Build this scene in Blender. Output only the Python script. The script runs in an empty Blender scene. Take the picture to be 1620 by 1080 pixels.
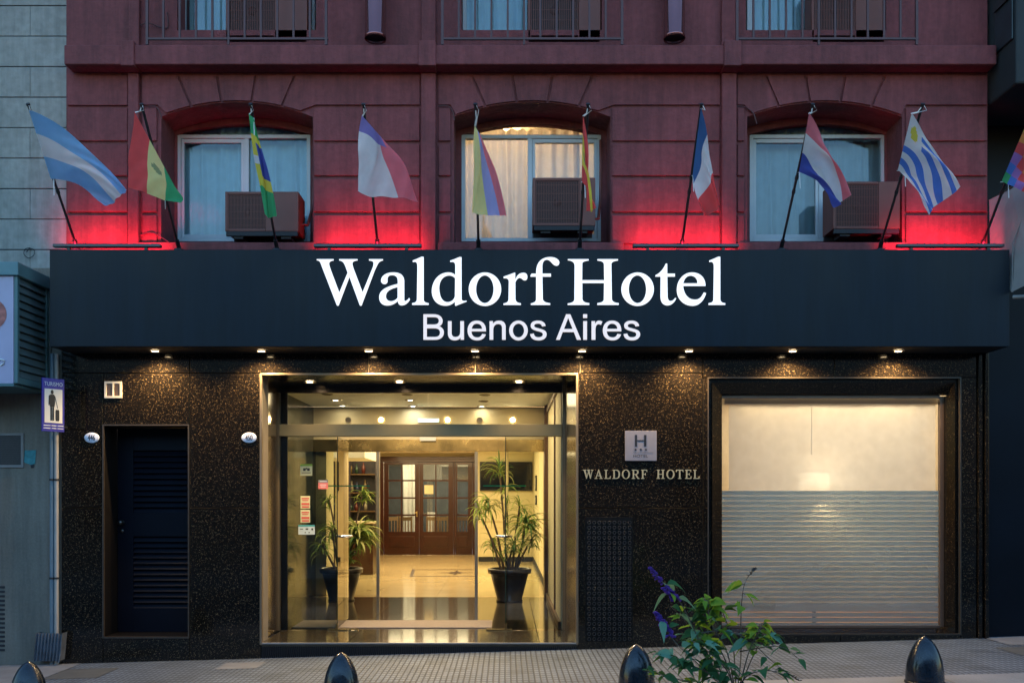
import bpy, math, random
from mathutils import Vector, Matrix
from mathutils.geometry import tessellate_polygon
random.seed(7)
R = math.radians
scene = bpy.context.scene
C = scene.collection
F = 1530.0; VX = 800.0; HY = 789.0; EZ = 1.6; CD = 10.0   # lens, camera height, camera distance

def W(px, py, Y=0.0):
    d = CD + Y
    return Vector(((px - VX) / F * d, Y, EZ + (HY - py) / F * d))
def GX(px, Y=0.0): return (px - VX) / F * (CD + Y)
def GZ(py, Y=0.0): return EZ + (HY - py) / F * (CD + Y)
def ground(x): return 0.025 + 0.028 * x

# ------------------------------------------------------------------ materials
def _nt(name):
    m = bpy.data.materials.new(name); m.use_nodes = True
    nt = m.node_tree; b = nt.nodes['Principled BSDF']
    return m, nt, b
def _n(nt, t, **k):
    n = nt.nodes.new(t)
    for a, v in k.items():
        if a in n.inputs.keys() if hasattr(n.inputs, 'keys') else False: n.inputs[a].default_value = v
        else: setattr(n, a, v)
    return n
def pm(name, col, rough=.6, metal=0, var=.18, scale=4, bump=0, bscale=60, spec=.5, var2=0, s2=40, coat=0, rv=.0, streak=0):
    m, nt, b = _nt(name); L = nt.links.new
    tc = nt.nodes.new('ShaderNodeTexCoord')
    n1 = nt.nodes.new('ShaderNodeTexNoise'); n1.inputs['Scale'].default_value = scale; n1.inputs['Detail'].default_value = 6; n1.inputs['Roughness'].default_value = .62
    L(tc.outputs['Object'], n1.inputs['Vector'])
    mr = nt.nodes.new('ShaderNodeMapRange'); mr.inputs['From Min'].default_value = .25; mr.inputs['From Max'].default_value = .75
    mr.inputs['To Min'].default_value = 1 - var; mr.inputs['To Max'].default_value = 1 + var
    L(n1.outputs[0], mr.inputs['Value'])
    val = mr.outputs[0]
    if var2:
        n2 = nt.nodes.new('ShaderNodeTexNoise'); n2.inputs['Scale'].default_value = s2; n2.inputs['Detail'].default_value = 3
        L(tc.outputs['Object'], n2.inputs['Vector'])
        m2 = nt.nodes.new('ShaderNodeMapRange'); m2.inputs['From Min'].default_value = .3; m2.inputs['From Max'].default_value = .7
        m2.inputs['To Min'].default_value = 1 - var2; m2.inputs['To Max'].default_value = 1 + var2
        L(n2.outputs[0], m2.inputs['Value'])
        mm = nt.nodes.new('ShaderNodeMath'); mm.operation = 'MULTIPLY'; L(val, mm.inputs[0]); L(m2.outputs[0], mm.inputs[1]); val = mm.outputs[0]
    if streak:      # vertical rain streaks and grime
        mp = nt.nodes.new('ShaderNodeMapping'); mp.inputs['Scale'].default_value = (7, 7, .55); L(tc.outputs['Object'], mp.inputs['Vector'])
        n3 = nt.nodes.new('ShaderNodeTexNoise'); n3.inputs['Scale'].default_value = 1.6; n3.inputs['Detail'].default_value = 7; n3.inputs['Roughness'].default_value = .7; L(mp.outputs[0], n3.inputs['Vector'])
        m3 = nt.nodes.new('ShaderNodeMapRange'); m3.inputs['From Min'].default_value = .35; m3.inputs['From Max'].default_value = .68
        m3.inputs['To Min'].default_value = 1 + streak * .4; m3.inputs['To Max'].default_value = 1 - streak; L(n3.outputs[0], m3.inputs['Value'])
        m4 = nt.nodes.new('ShaderNodeMath'); m4.operation = 'MULTIPLY'; L(val, m4.inputs[0]); L(m3.outputs[0], m4.inputs[1]); val = m4.outputs[0]
    vm = nt.nodes.new('ShaderNodeVectorMath'); vm.operation = 'SCALE'; vm.inputs[0].default_value = col[:3]
    L(val, vm.inputs['Scale']); L(vm.outputs[0], b.inputs['Base Color'])
    b.inputs['Roughness'].default_value = rough; b.inputs['Metallic'].default_value = metal
    b.inputs['Specular IOR Level'].default_value = spec; b.inputs['Coat Weight'].default_value = coat
    if rv:
        mr2 = nt.nodes.new('ShaderNodeMapRange'); mr2.inputs['From Min'].default_value = .3; mr2.inputs['From Max'].default_value = .7
        mr2.inputs['To Min'].default_value = max(.02, rough - rv); mr2.inputs['To Max'].default_value = rough + rv
        L(n1.outputs[0], mr2.inputs['Value']); L(mr2.outputs[0], b.inputs['Roughness'])
    if bump:
        nb = nt.nodes.new('ShaderNodeTexNoise'); nb.inputs['Scale'].default_value = bscale; nb.inputs['Detail'].default_value = 4
        L(tc.outputs['Object'], nb.inputs['Vector'])
        bp = nt.nodes.new('ShaderNodeBump'); bp.inputs['Strength'].default_value = bump; bp.inputs['Distance'].default_value = .01
        L(nb.outputs[0], bp.inputs['Height']); L(bp.outputs[0], b.inputs['Normal'])
    return m
LS = .135      # scale of every lamp against the dusk sky
def emit(name, col, s):
    s *= LS * 1.6
    m, nt, b = _nt(name); b.inputs['Base Color'].default_value = (*col, 1)
    b.inputs['Emission Color'].default_value = (*col, 1); b.inputs['Emission Strength'].default_value = s
    return m
def glass(name, tint=(1, 1, 1), rough=0.0, refl=1.0, wav=0):
    m, nt, b = _nt(name); L = nt.links.new; out = nt.nodes['Material Output']; nt.nodes.remove(b)
    tr = nt.nodes.new('ShaderNodeBsdfTransparent'); tr.inputs[0].default_value = (*tint, 1)
    gl = nt.nodes.new('ShaderNodeBsdfGlossy'); gl.inputs['Roughness'].default_value = rough
    fr = nt.nodes.new('ShaderNodeFresnel'); fr.inputs[0].default_value = 1.52
    if wav:
        tc = nt.nodes.new('ShaderNodeTexCoord'); nb = nt.nodes.new('ShaderNodeTexNoise'); nb.inputs['Scale'].default_value = 1.3
        L(tc.outputs['Object'], nb.inputs['Vector']); bp = nt.nodes.new('ShaderNodeBump'); bp.inputs['Strength'].default_value = wav; bp.inputs['Distance'].default_value = .02
        L(nb.outputs[0], bp.inputs['Height']); L(bp.outputs[0], gl.inputs['Normal'])
    mu = nt.nodes.new('ShaderNodeMath'); mu.operation = 'MULTIPLY'; mu.inputs[1].default_value = refl; mu.use_clamp = True
    mx = nt.nodes.new('ShaderNodeMixShader'); L(fr.outputs[0], mu.inputs[0]); L(mu.outputs[0], mx.inputs[0])
    L(tr.outputs[0], mx.inputs[1]); L(gl.outputs[0], mx.inputs[2]); L(mx.outputs[0], out.inputs[0])
    return m
def cloth(name, col, trans=.35, clear=0.0, rough=.9):
    m, nt, b = _nt(name); L = nt.links.new; out = nt.nodes['Material Output']; nt.nodes.remove(b)
    tc = nt.nodes.new('ShaderNodeTexCoord'); n1 = nt.nodes.new('ShaderNodeTexNoise'); n1.inputs['Scale'].default_value = 9; n1.inputs['Detail'].default_value = 4
    L(tc.outputs['Object'], n1.inputs['Vector'])
    mr = nt.nodes.new('ShaderNodeMapRange'); mr.inputs['From Min'].default_value = .3; mr.inputs['From Max'].default_value = .7; mr.inputs['To Min'].default_value = .93; mr.inputs['To Max'].default_value = 1.04
    L(n1.outputs[0], mr.inputs['Value'])
    vm = nt.nodes.new('ShaderNodeVectorMath'); vm.operation = 'SCALE'; vm.inputs[0].default_value = col; L(mr.outputs[0], vm.inputs['Scale'])
    df = nt.nodes.new('ShaderNodeBsdfDiffuse'); tl = nt.nodes.new('ShaderNodeBsdfTranslucent')
    L(vm.outputs[0], df.inputs[0]); L(vm.outputs[0], tl.inputs[0])
    mx = nt.nodes.new('ShaderNodeMixShader'); mx.inputs[0].default_value = trans; L(df.outputs[0], mx.inputs[1]); L(tl.outputs[0], mx.inputs[2])
    last = mx
    if clear:
        tr = nt.nodes.new('ShaderNodeBsdfTransparent'); m2 = nt.nodes.new('ShaderNodeMixShader'); m2.inputs[0].default_value = clear
        L(mx.outputs[0], m2.inputs[1]); L(tr.outputs[0], m2.inputs[2]); last = m2
    L(last.outputs[0], out.inputs[0])
    return m
def granite(name, rough=.1, fleck=1.0, scale=260, base=(.006, .0055, .005)):
    m, nt, b = _nt(name); L = nt.links.new
    tc = nt.nodes.new('ShaderNodeTexCoord')
    v = nt.nodes.new('ShaderNodeTexVoronoi'); v.inputs['Scale'].default_value = scale; L(tc.outputs['Object'], v.inputs['Vector'])
    sp = nt.nodes.new('ShaderNodeSeparateColor'); L(v.outputs['Color'], sp.inputs[0])
    cl = nt.nodes.new('ShaderNodeTexNoise'); cl.inputs['Scale'].default_value = 45; cl.inputs['Detail'].default_value = 4; L(tc.outputs['Object'], cl.inputs['Vector'])
    ad = nt.nodes.new('ShaderNodeMath'); ad.operation = 'MULTIPLY_ADD'; L(cl.outputs[0], ad.inputs[0]); ad.inputs[1].default_value = .5; L(sp.outputs[0], ad.inputs[2]); ad.use_clamp = False; a2 = nt.nodes.new('ShaderNodeMath'); a2.operation = 'MULTIPLY'; a2.inputs[1].default_value = .8; L(ad.outputs[0], a2.inputs[0]); ad = a2
    cr = nt.nodes.new('ShaderNodeValToRGB'); L(ad.outputs[0], cr.inputs[0]); cr.color_ramp.interpolation = 'CONSTANT'
    e = cr.color_ramp.elements; e[0].position = 0; e[0].color = (*base, 1); e[1].position = .70; e[1].color = (.02 * fleck, .012 * fleck, .006 * fleck, 1)
    for p, c in ((.84, (.014, .009, .006)), (.94, (.055, .036, .019)), (.984, (.30, .21, .11))):
        q = e.new(p); q.color = (c[0] * fleck, c[1] * fleck, c[2] * fleck, 1)
    L(cr.outputs[0], b.inputs['Base Color']); b.inputs['Roughness'].default_value = rough
    b.inputs['Specular IOR Level'].default_value = .38
    return m
def tiles(name):
    m, nt, b = _nt(name); L = nt.links.new
    tc = nt.nodes.new('ShaderNodeTexCoord'); sx = nt.nodes.new('ShaderNodeSeparateXYZ'); L(tc.outputs['Object'], sx.inputs[0])
    def M(op, a, c=None, d=None):
        n = nt.nodes.new('ShaderNodeMath'); n.operation = op
        for i, q in enumerate((a, c, d)):
            if q is None: continue
            if isinstance(q, (int, float)): n.inputs[i].default_value = q
            else: L(q, n.inputs[i])
        return n.outputs[0]
    def groove(co, per, w):
        f = M('FRACT', M('DIVIDE', M('ADD', co, 100.0), per))
        dd = M('ABSOLUTE', M('SUBTRACT', f, .5))         # .5 at the joint
        return M('SMOOTH_MIN', M('MULTIPLY', M('MAXIMUM', M('SUBTRACT', dd, .5 - w), 0.0), 1 / w), 1.0, .1)
    g1 = groove(sx.outputs[0], .052, .2); g2 = groove(sx.outputs[1], .105, .15)
    g3 = groove(sx.outputs[0], .208, .035); g4 = groove(sx.outputs[1], .21, .03)
    g = M('MAXIMUM', M('MAXIMUM', g1, g2), M('MAXIMUM', g3, g4))
    cx = M('FLOOR', M('DIVIDE', M('ADD', sx.outputs[0], 100.0), .208)); cy = M('FLOOR', M('DIVIDE', M('ADD', sx.outputs[1], 100.0), .21))
    cb = nt.nodes.new('ShaderNodeCombineXYZ'); L(cx, cb.inputs[0]); L(cy, cb.inputs[1])
    wn = nt.nodes.new('ShaderNodeTexWhiteNoise'); L(cb.outputs[0], wn.inputs['Vector'])
    nz = nt.nodes.new('ShaderNodeTexNoise'); nz.inputs['Scale'].default_value = 2.2; nz.inputs['Detail'].default_value = 7; L(tc.outputs['Object'], nz.inputs['Vector'])
    s = M('ADD', M('MULTIPLY', wn.outputs[0], .28), M('MULTIPLY', nz.outputs[0], .9))
    s = M('ADD', s, .38)
    st = nt.nodes.new('ShaderNodeTexNoise'); st.inputs['Scale'].default_value = 1.1; st.inputs['Detail'].default_value = 9; st.inputs['Roughness'].default_value = .72; L(tc.outputs['Object'], st.inputs['Vector'])
    sm = nt.nodes.new('ShaderNodeMapRange'); sm.inputs['From Min'].default_value = .5; sm.inputs['From Max'].default_value = .66; sm.inputs['To Min'].default_value = 1.06; sm.inputs['To Max'].default_value = .62; L(st.outputs[0], sm.inputs['Value'])
    s = M('MULTIPLY', s, sm.outputs[0])
    s = M('MULTIPLY', s, M('SUBTRACT', 1.0, M('MULTIPLY', M('GREATER_THAN', wn.outputs[0], .95), .35)))
    gv = nt.nodes.new('ShaderNodeTexVoronoi'); gv.inputs['Scale'].default_value = 2.6; gv.inputs['Randomness'].default_value = 1; L(tc.outputs['Object'], gv.inputs['Vector'])
    s = M('MULTIPLY', s, M('SUBTRACT', 1.0, M('MULTIPLY', M('LESS_THAN', gv.outputs['Distance'], .055), .55)))   # trodden gum
    s = M('MULTIPLY', s, M('SUBTRACT', 1.0, M('MULTIPLY', g, .86)))
    vm = nt.nodes.new('ShaderNodeVectorMath'); vm.operation = 'SCALE'; vm.inputs[0].default_value = (.110, .142, .185); L(s, vm.inputs['Scale'])
    L(vm.outputs[0], b.inputs['Base Color']); b.inputs['Roughness'].default_value = .62
    bp = nt.nodes.new('ShaderNodeBump'); bp.inputs['Distance'].default_value = .006; bp.inputs['Strength'].default_value = .8; L(M('SUBTRACT', 1.0, g), bp.inputs['Height'])
    L(bp.outputs[0], b.inputs['Normal'])
    return m
def stone_blocks(name, col):
    return pm(name, col, .85, var=.2, scale=1.7, bump=.35, bscale=30, var2=.12, s2=14, streak=.22)

MAROON = pm('maroon_stucco', (.158, .039, .044), .78, var=.32, scale=1.3, bump=.55, bscale=38, var2=.12, s2=18, streak=.3)
MAROON_D = pm('maroon_metal', (.062, .020, .024), .45, var=.15, scale=6, spec=.5)
GRAN = granite('black_granite', .1, .72, base=(.0045, .0042, .004))
GRAN_E = pm('granite_edge', (.05, .038, .028), .35, var=.4, scale=30)
MORTAR = pm('joint_mortar', (.20, .17, .13), .9)
NAVY = pm('navy_panel', (.0042, .0095, .017), .40, var=.25, scale=.9, spec=.20, streak=.3, rv=.08)
SOFFIT = pm('soffit_black', (.012, .011, .011), .55)
BLACK = pm('black_metal', (.012, .013, .016), .35, var=.1)
BLACKM = pm('matt_black', (.015, .016, .02), .7)
GREYST = stone_blocks('grey_stone', (.25, .265, .25))
RENDER_L = pm('grey_render', (.17, .155, .125), .85, var=.2, scale=1.2, bump=.2, bscale=40, var2=.08, streak=.25)
ALU = pm('white_aluminium', (.42, .48, .52), .4, var=.06)
STEEL = pm('brushed_steel', (.44, .40, .33), .26, metal=1, var=.1, scale=3, rv=.06)
BRONZE = pm('bronze_steel', (.30, .24, .17), .22, metal=1, var=.15, scale=3, rv=.06)
BROWNP = pm('brown_bronze', (.15, .12, .075), .35, metal=.4, var=.1)
HEADM = pm('olive_steel', (.26, .22, .12), .5, metal=.1, var=.12, scale=2)
BRASS = pm('brushed_brass', (.62, .46, .20), .24, metal=1, var=.1, scale=3, rv=.07)
CHROME = pm('chrome', (.75, .75, .78), .12, metal=1, var=.03)
GLASS = glass('clear_glass', (.93, .96, .94), refl=1.0)
GLASS_W = glass('window_glass', (.82, .88, .92), refl=1.0, wav=.08)
CREAM = pm('cream_plaster', (.74, .64, .40), .7, var=.05, scale=1.5)
CEIL = pm('ceiling_plaster', (.88, .86, .84), .8, var=.03)
MARBLE = pm('cream_marble', (.66, .52, .29), .12, var=.14, scale=1.6, spec=.5)
DARKTILE = pm('dark_stone_tile', (.045, .038, .026), .09, var=.35, scale=14, var2=.25, s2=60)
WOOD = pm('mahogany', (.040, .0095, .004), .3, var=.3, scale=5, coat=.3)
WOODL = pm('wood_floor', (.45, .20, .07), .35, var=.3, scale=8)
WHITE = pm('white_paint', (.75, .75, .74), .5, var=.05)

# ------------------------------------------------------------------ objects
def origin(o):
    v = Vector((0, 0, 0))
    while o: v += o.location; o = o.parent
    return v
def link_mesh(name, me, mats, parent=None):
    me.name = name
    o = bpy.data.objects.new(name, me); C.objects.link(o)
    for m in (mats if isinstance(mats, (list, tuple)) else [mats]): me.materials.append(m)
    if parent is not None:
        o.parent = parent; me.transform(Matrix.Translation(-origin(parent)))
    return o
def tag(o, label=None, cat=None, group=None, kind=None):
    if label: o['label'] = label
    if cat: o['category'] = cat
    if group: o['group'] = group
    if kind: o['kind'] = kind
    return o
def thing(name, loc, label, cat, group=None):
    o = bpy.data.objects.new(name, None); C.objects.link(o); o.location = loc; o.empty_display_size = .2
    return tag(o, label, cat, group)
def copy_tree(o, parent=None, dx=Vector((0, 0, 0))):
    c = o.copy(); C.objects.link(c); c.parent = parent
    if parent is None: c.location = o.location + dx
    for ch in list(o.children): copy_tree(ch, c)
    return c

class MB:
    def __init__(s): s.v = []; s.f = []; s.sm = []; s.mi = []
    def add(s, vs, fs, smooth=False, mi=0):
        b = len(s.v); s.v += [tuple(q) for q in vs]
        for f in fs: s.f.append([b + i for i in f]); s.sm.append(smooth); s.mi.append(mi)
        return s
    def box(s, x0, x1, y0, y1, z0, z1, mi=0):
        x0, x1 = sorted((x0, x1)); y0, y1 = sorted((y0, y1)); z0, z1 = sorted((z0, z1))
        return s.add([(x0, y0, z0), (x1, y0, z0), (x1, y1, z0), (x0, y1, z0), (x0, y0, z1), (x1, y0, z1), (x1, y1, z1), (x0, y1, z1)],
              [(0, 3, 2, 1), (4, 5, 6, 7), (0, 1, 5, 4), (1, 2, 6, 5), (2, 3, 7, 6), (3, 0, 4, 7)], mi=mi)
    def pbox(s, p0, q0, p1, q1, Y, th, mi=0):
        a = W(p0, q0, Y); b = W(p1, q1, Y)
        return s.box(a.x, b.x, Y, Y + th, a.z, b.z, mi)
    def tube(s, pts, r, n=8, cap=True, mi=0):
        pts = [Vector(p) for p in pts]
        if not isinstance(r, (list, tuple)): r = [r] * len(pts)
        vs = []; fs = []
        for i, p in enumerate(pts):
            t = (pts[min(i + 1, len(pts) - 1)] - pts[max(i - 1, 0)])
            t = t.normalized() if t.length > 1e-9 else Vector((0, 0, 1))
            a = t.cross(Vector((0, 0, 1)))
            if a.length < .05: a = t.cross(Vector((0, 1, 0)))
            a.normalize(); b = t.cross(a)
            for k in range(n):
                th = 2 * math.pi * k / n; vs.append(p + (a * math.cos(th) + b * math.sin(th)) * r[i])
        for i in range(len(pts) - 1):
            for k in range(n): fs.append((i * n + k, i * n + (k + 1) % n, (i + 1) * n + (k + 1) % n, (i + 1) * n + k))
        s.add(vs, fs, True, mi)
        if cap:
            s.add(vs[:n], [tuple(range(n))], False, mi); s.add(vs[-n:], [tuple(range(n))], False, mi)
        return s
    def lathe(s, c, prof, n=32, axis='z', mi=0):
        vs = []; fs = []
        for (r, h) in prof:
            for k in range(n):
                th = 2 * math.pi * k / n; a, b = r * math.cos(th), r * math.sin(th)
                vs.append((c[0] + a, c[1] + b, c[2] + h) if axis == 'z' else (c[0] + a, c[1] + h, c[2] + b))
        for i in range(len(prof) - 1):
            for k in range(n): fs.append((i * n + k, i * n + (k + 1) % n, (i + 1) * n + (k + 1) % n, (i + 1) * n + k))
        return s.add(vs, fs, True, mi)
    def disc(s, c, r, n=24, axis='z', rz=None, mi=0):
        vs = []
        for k in range(n):
            th = 2 * math.pi * k / n; a = r * math.cos(th); b = (rz or r) * math.sin(th)
            vs.append((c[0] + a, c[1] + b, c[2]) if axis == 'z' else (c[0] + a, c[1], c[2] + b))
        return s.add(vs, [tuple(range(n))], mi=mi)
    def shape(s, contours, y0, y1, mi=0):
        """closed contours of (x,z); first is the outline, the others are holes"""
        cs = [[Vector((x, z, 0)) for x, z in c] for c in contours]
        tri = tessellate_polygon(cs); flat = [p for c in cs for p in c]
        s.add([(p.x, y0, p.y) for p in flat], tri, mi=mi); s.add([(p.x, y1, p.y) for p in flat], [t[::-1] for t in tri], mi=mi)
        for c in cs:
            n = len(c)
            s.add([(p.x, y0, p.y) for p in c] + [(p.x, y1, p.y) for p in c], [(i, (i + 1) % n, n + (i + 1) % n, n + i) for i in range(n)], mi=mi)
        return s
    def build(s, name, mat, parent=None, bevel=0, seg=2, auto=False):
        me = bpy.data.meshes.new(name); me.from_pydata(s.v, [], s.f); me.update()
        me.polygons.foreach_set('use_smooth', s.sm); me.polygons.foreach_set('material_index', s.mi)
        import bmesh
        bm = bmesh.new(); bm.from_mesh(me); bmesh.ops.recalc_face_normals(bm, faces=bm.faces); bm.to_mesh(me); bm.free()
        o = link_mesh(name, me, mat, parent)
        if bevel:
            md = o.modifiers.new('bevel', 'BEVEL'); md.width = bevel; md.segments = seg; md.limit_method = 'ANGLE'; md.angle_limit = R(40)
        return o
def text_mesh(body, height, squeeze=1.0):
    """flat text, baseline-centred at the origin in XZ, cap height = height, as (verts, faces)"""
    c = bpy.data.curves.new('text', 'FONT'); c.body = body; c.align_x = 'CENTER'; c.size = 1
    o = bpy.data.objects.new('text', c); C.objects.link(o)
    dg = bpy.context.evaluated_depsgraph_get(); dg.update()
    me = bpy.data.meshes.new_from_object(o.evaluated_get(dg))
    vs = [v.co.copy() for v in me.vertices]; fs = [tuple(p.vertices) for p in me.polygons]
    bpy.data.objects.remove(o); bpy.data.curves.remove(c); bpy.data.meshes.remove(me)
    k = height / .69
    return [(v.x * k * squeeze, 0, v.y * k) for v in vs], fs
def add_text(mb, body, c, height, squeeze=1.0, mi=0, mtx=None):
    vs, fs = text_mesh(body, height, squeeze)
    if mtx is None: vs = [(c[0] + x, c[1], c[2] + z) for x, y, z in vs]
    else: vs = [mtx @ Vector((c[0] + x, c[1], c[2] + z)) for x, y, z in vs]
    mb.add(vs, fs, mi=mi)

# ------------------------------------------------------------------ lettering (outlines as path strings)
def path(d, n=10):
    tk = d.split(); i = 0; out = []; cur = []; p = (0, 0)
    def g():
        nonlocal i
        v = (float(tk[i]), float(tk[i + 1])); i += 2; return v
    while i < len(tk):
        c = tk[i]; i += 1
        if c == 'M': cur = []; out.append(cur); p = g(); cur.append(p)
        elif c == 'L': p = g(); cur.append(p)
        elif c == 'Q':
            a = g(); b = g()
            for k in range(1, n + 1):
                t = k / n; cur.append(((1 - t) ** 2 * p[0] + 2 * t * (1 - t) * a[0] + t * t * b[0], (1 - t) ** 2 * p[1] + 2 * t * (1 - t) * a[1] + t * t * b[1]))
            p = b
        elif c == 'C':
            a = g(); b = g(); e = g()
            for k in range(1, n + 1):
                t = k / n; u = 1 - t
                cur.append(tuple(u ** 3 * p[j] + 3 * u * u * t * a[j] + 3 * u * t * t * b[j] + t ** 3 * e[j] for j in (0, 1)))
            p = e
        elif c == 'E':      # ellipse cx cy rx ry
            a = g(); b = g(); out.append([(a[0] + b[0] * math.cos(2 * math.pi * k / 40), a[1] + b[1] * math.sin(2 * math.pi * k / 40)) for k in range(40)])
    res = []
    for c in out:
        q = [c[0]]
        for v in c[1:]:
            if abs(v[0] - q[-1][0]) + abs(v[1] - q[-1][1]) > 1e-6: q.append(v)
        if abs(q[0][0] - q[-1][0]) + abs(q[0][1] - q[-1][1]) < 1e-6: q.pop()
        res.append(q)
    return res
G = {}
G['W'] = "M 10 100 L 278 100 L 278 120 Q 215 125 207 165 C 207 195 225 240 240 285 L 372 635 L 505 318 L 480 245 C 455 180 440 130 370 118 L 370 100 L 662 100 L 662 118 Q 590 125 580 160 C 580 190 592 220 600 250 L 745 630 L 895 265 C 915 215 925 180 918 150 Q 905 122 848 120 L 848 100 L 1070 100 L 1070 118 Q 1015 125 985 180 C 965 225 945 260 930 300 L 728 838 Q 715 848 700 838 L 533 380 L 360 838 Q 345 848 332 838 L 110 265 C 85 200 70 150 50 130 Q 30 118 10 115"
G['a'] = "M 1040 440 C 1045 360 1130 312 1235 312 C 1340 312 1405 350 1412 440 L 1412 740 C 1412 775 1430 775 1450 760 C 1475 745 1485 730 1492 718 L 1503 745 C 1470 800 1430 835 1375 838 C 1330 838 1312 810 1308 765 C 1265 815 1200 840 1140 840 C 1060 840 1010 790 1010 710 C 1010 590 1130 540 1308 495 L 1308 450 C 1308 385 1275 355 1215 353 C 1160 353 1140 385 1143 430 C 1150 480 1120 498 1095 497 C 1060 495 1040 475 1040 440 M 1306 545 L 1306 715 C 1280 755 1235 775 1195 773 C 1145 770 1118 735 1117 690 C 1120 610 1190 570 1306 545"
G['l'] = "M 130 122 Q 200 95 270 62 L 306 62 L 306 740 Q 308 800 385 803 L 385 830 L 120 830 L 120 803 Q 195 800 197 740 L 205 230 L 203 190 Q 195 125 133 145"
G['d'] = "M 730 125 Q 800 100 880 66 L 912 68 L 914 735 Q 918 780 990 765 L 997 775 Q 900 812 820 845 L 808 840 L 808 775 C 765 820 715 843 655 843 C 520 843 435 745 435 610 C 440 440 550 313 700 312 C 745 312 780 325 812 352 L 812 200 Q 810 125 733 145 M 810 405 C 780 370 750 360 710 360 C 620 362 555 440 555 560 C 558 700 605 788 690 788 C 750 788 806 740 806 680"
G['o'] = "E 1288 580 260 267 E 1286 580 140 223"
G['r'] = "M 370 380 Q 460 350 540 318 L 558 318 L 558 425 C 590 350 630 318 690 318 C 740 320 755 350 752 395 C 748 430 725 440 705 437 C 670 430 660 395 625 397 C 600 400 575 430 560 470 L 562 735 Q 565 800 648 805 L 648 830 L 370 830 L 370 808 Q 448 800 450 740 L 455 460 Q 455 395 373 403"
G['f'] = "M 893 332 L 893 290 C 900 140 990 66 1120 66 C 1210 68 1265 110 1265 155 C 1262 190 1240 205 1215 203 C 1150 195 1130 110 1070 107 C 1020 107 995 140 993 210 L 993 332 L 1130 332 L 1130 378 L 993 378 L 1000 735 Q 1005 795 1118 805 L 1118 830 L 808 830 L 808 808 Q 890 795 892 740 L 893 378 L 803 378 L 803 362 Q 810 335 830 332"
G['H'] = "M 85 100 L 418 100 L 418 120 Q 318 130 316 170 L 314 436 L 668 436 L 664 180 Q 660 125 560 120 L 560 100 L 888 100 L 888 120 Q 785 130 782 180 L 790 740 Q 800 800 900 803 L 900 830 L 558 830 L 558 803 Q 660 795 662 740 L 666 480 L 316 480 L 318 740 Q 330 800 428 803 L 428 830 L 83 830 L 83 808 Q 185 800 190 740 L 194 200 Q 190 125 85 115"
G['t'] = "M 275 355 C 340 330 400 260 440 170 L 461 172 L 463 332 L 585 332 L 585 377 L 463 377 L 468 690 C 470 750 490 772 520 770 C 550 765 575 745 588 720 L 607 728 C 580 790 530 838 470 838 C 400 838 355 790 355 690 L 358 377 L 275 377"
G['e'] = "M 1076 527 L 717 527 C 725 650 790 748 905 748 C 975 748 1010 710 1050 630 L 1085 645 C 1050 770 970 845 870 845 C 725 845 617 735 617 590 C 617 420 730 312 860 312 C 990 312 1076 400 1076 527 M 718 487 C 735 410 780 362 838 362 C 900 362 948 410 948 470 L 946 487"
K = {}
K['B'] = "M 88 62 L 235 62 C 310 62 362 100 362 155 C 362 195 340 220 312 233 C 355 248 380 280 380 318 C 380 380 335 425 255 425 L 88 425 M 137 103 L 137 208 L 235 208 C 285 208 308 190 308 155 C 308 120 285 103 235 103 M 137 262 L 137 385 L 250 385 C 300 385 325 362 325 322 C 325 285 300 262 245 262"
K['u'] = "M 437 160 L 490 160 L 490 320 C 490 368 510 385 545 385 C 590 385 613 360 613 310 L 613 160 L 666 160 L 666 425 L 618 425 L 618 392 C 600 420 570 433 533 433 C 470 433 437 395 437 330"
K['e'] = "M 980 305 L 773 305 C 775 360 805 392 855 392 C 890 392 912 375 925 342 L 977 348 C 962 400 920 433 855 433 C 770 433 717 380 717 293 C 717 205 770 153 850 153 C 930 153 983 205 980 305 M 777 270 L 925 270 C 922 225 895 195 850 195 C 808 195 780 225 777 270"
K['n'] = "M 1030 425 L 1030 160 L 1078 160 L 1078 198 C 1098 168 1130 153 1165 153 C 1230 153 1260 190 1260 250 L 1260 425 L 1208 425 L 1208 262 C 1208 218 1190 200 1155 200 C 1110 200 1083 232 1083 285 L 1083 425"
K['o'] = "E 1442 293 133 141 E 1442 293 80 99"
K['s'] = "M 1320 345 L 1372 336 C 1378 372 1400 390 1440 390 C 1480 390 1502 372 1502 348 C 1502 322 1480 315 1435 303 C 1365 285 1328 268 1328 222 C 1328 180 1368 153 1430 153 C 1495 153 1535 182 1540 228 L 1490 236 C 1485 208 1466 194 1432 194 C 1398 194 1378 207 1378 226 C 1378 246 1398 252 1445 264 C 1515 282 1555 298 1555 348 C 1555 400 1508 433 1442 433 C 1368 433 1328 402 1320 345"
K['A'] = "M 357 425 L 500 62 L 560 62 L 713 425 L 655 425 L 612 315 L 452 315 L 412 425 M 470 272 L 595 272 L 531 112"
K['i'] = "M 743 62 L 800 62 L 800 115 L 743 115"
K['i2'] = "M 745 160 L 798 160 L 798 425 L 745 425"
K['r'] = "M 863 425 L 863 160 L 912 160 L 912 200 C 930 165 945 153 970 153 C 985 153 1000 158 1017 168 L 998 213 C 985 205 975 203 965 203 C 930 203 918 240 918 290 L 918 425"
def place_glyph(d, X0, Y0, sc, Y, th, dx=0):
    cs = path(d); out = []
    for c in cs:
        out.append([(GX(X0 + (x + dx) / sc, Y), GZ(Y0 + y / sc, Y)) for x, y in c])
    return MB(), out

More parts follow.
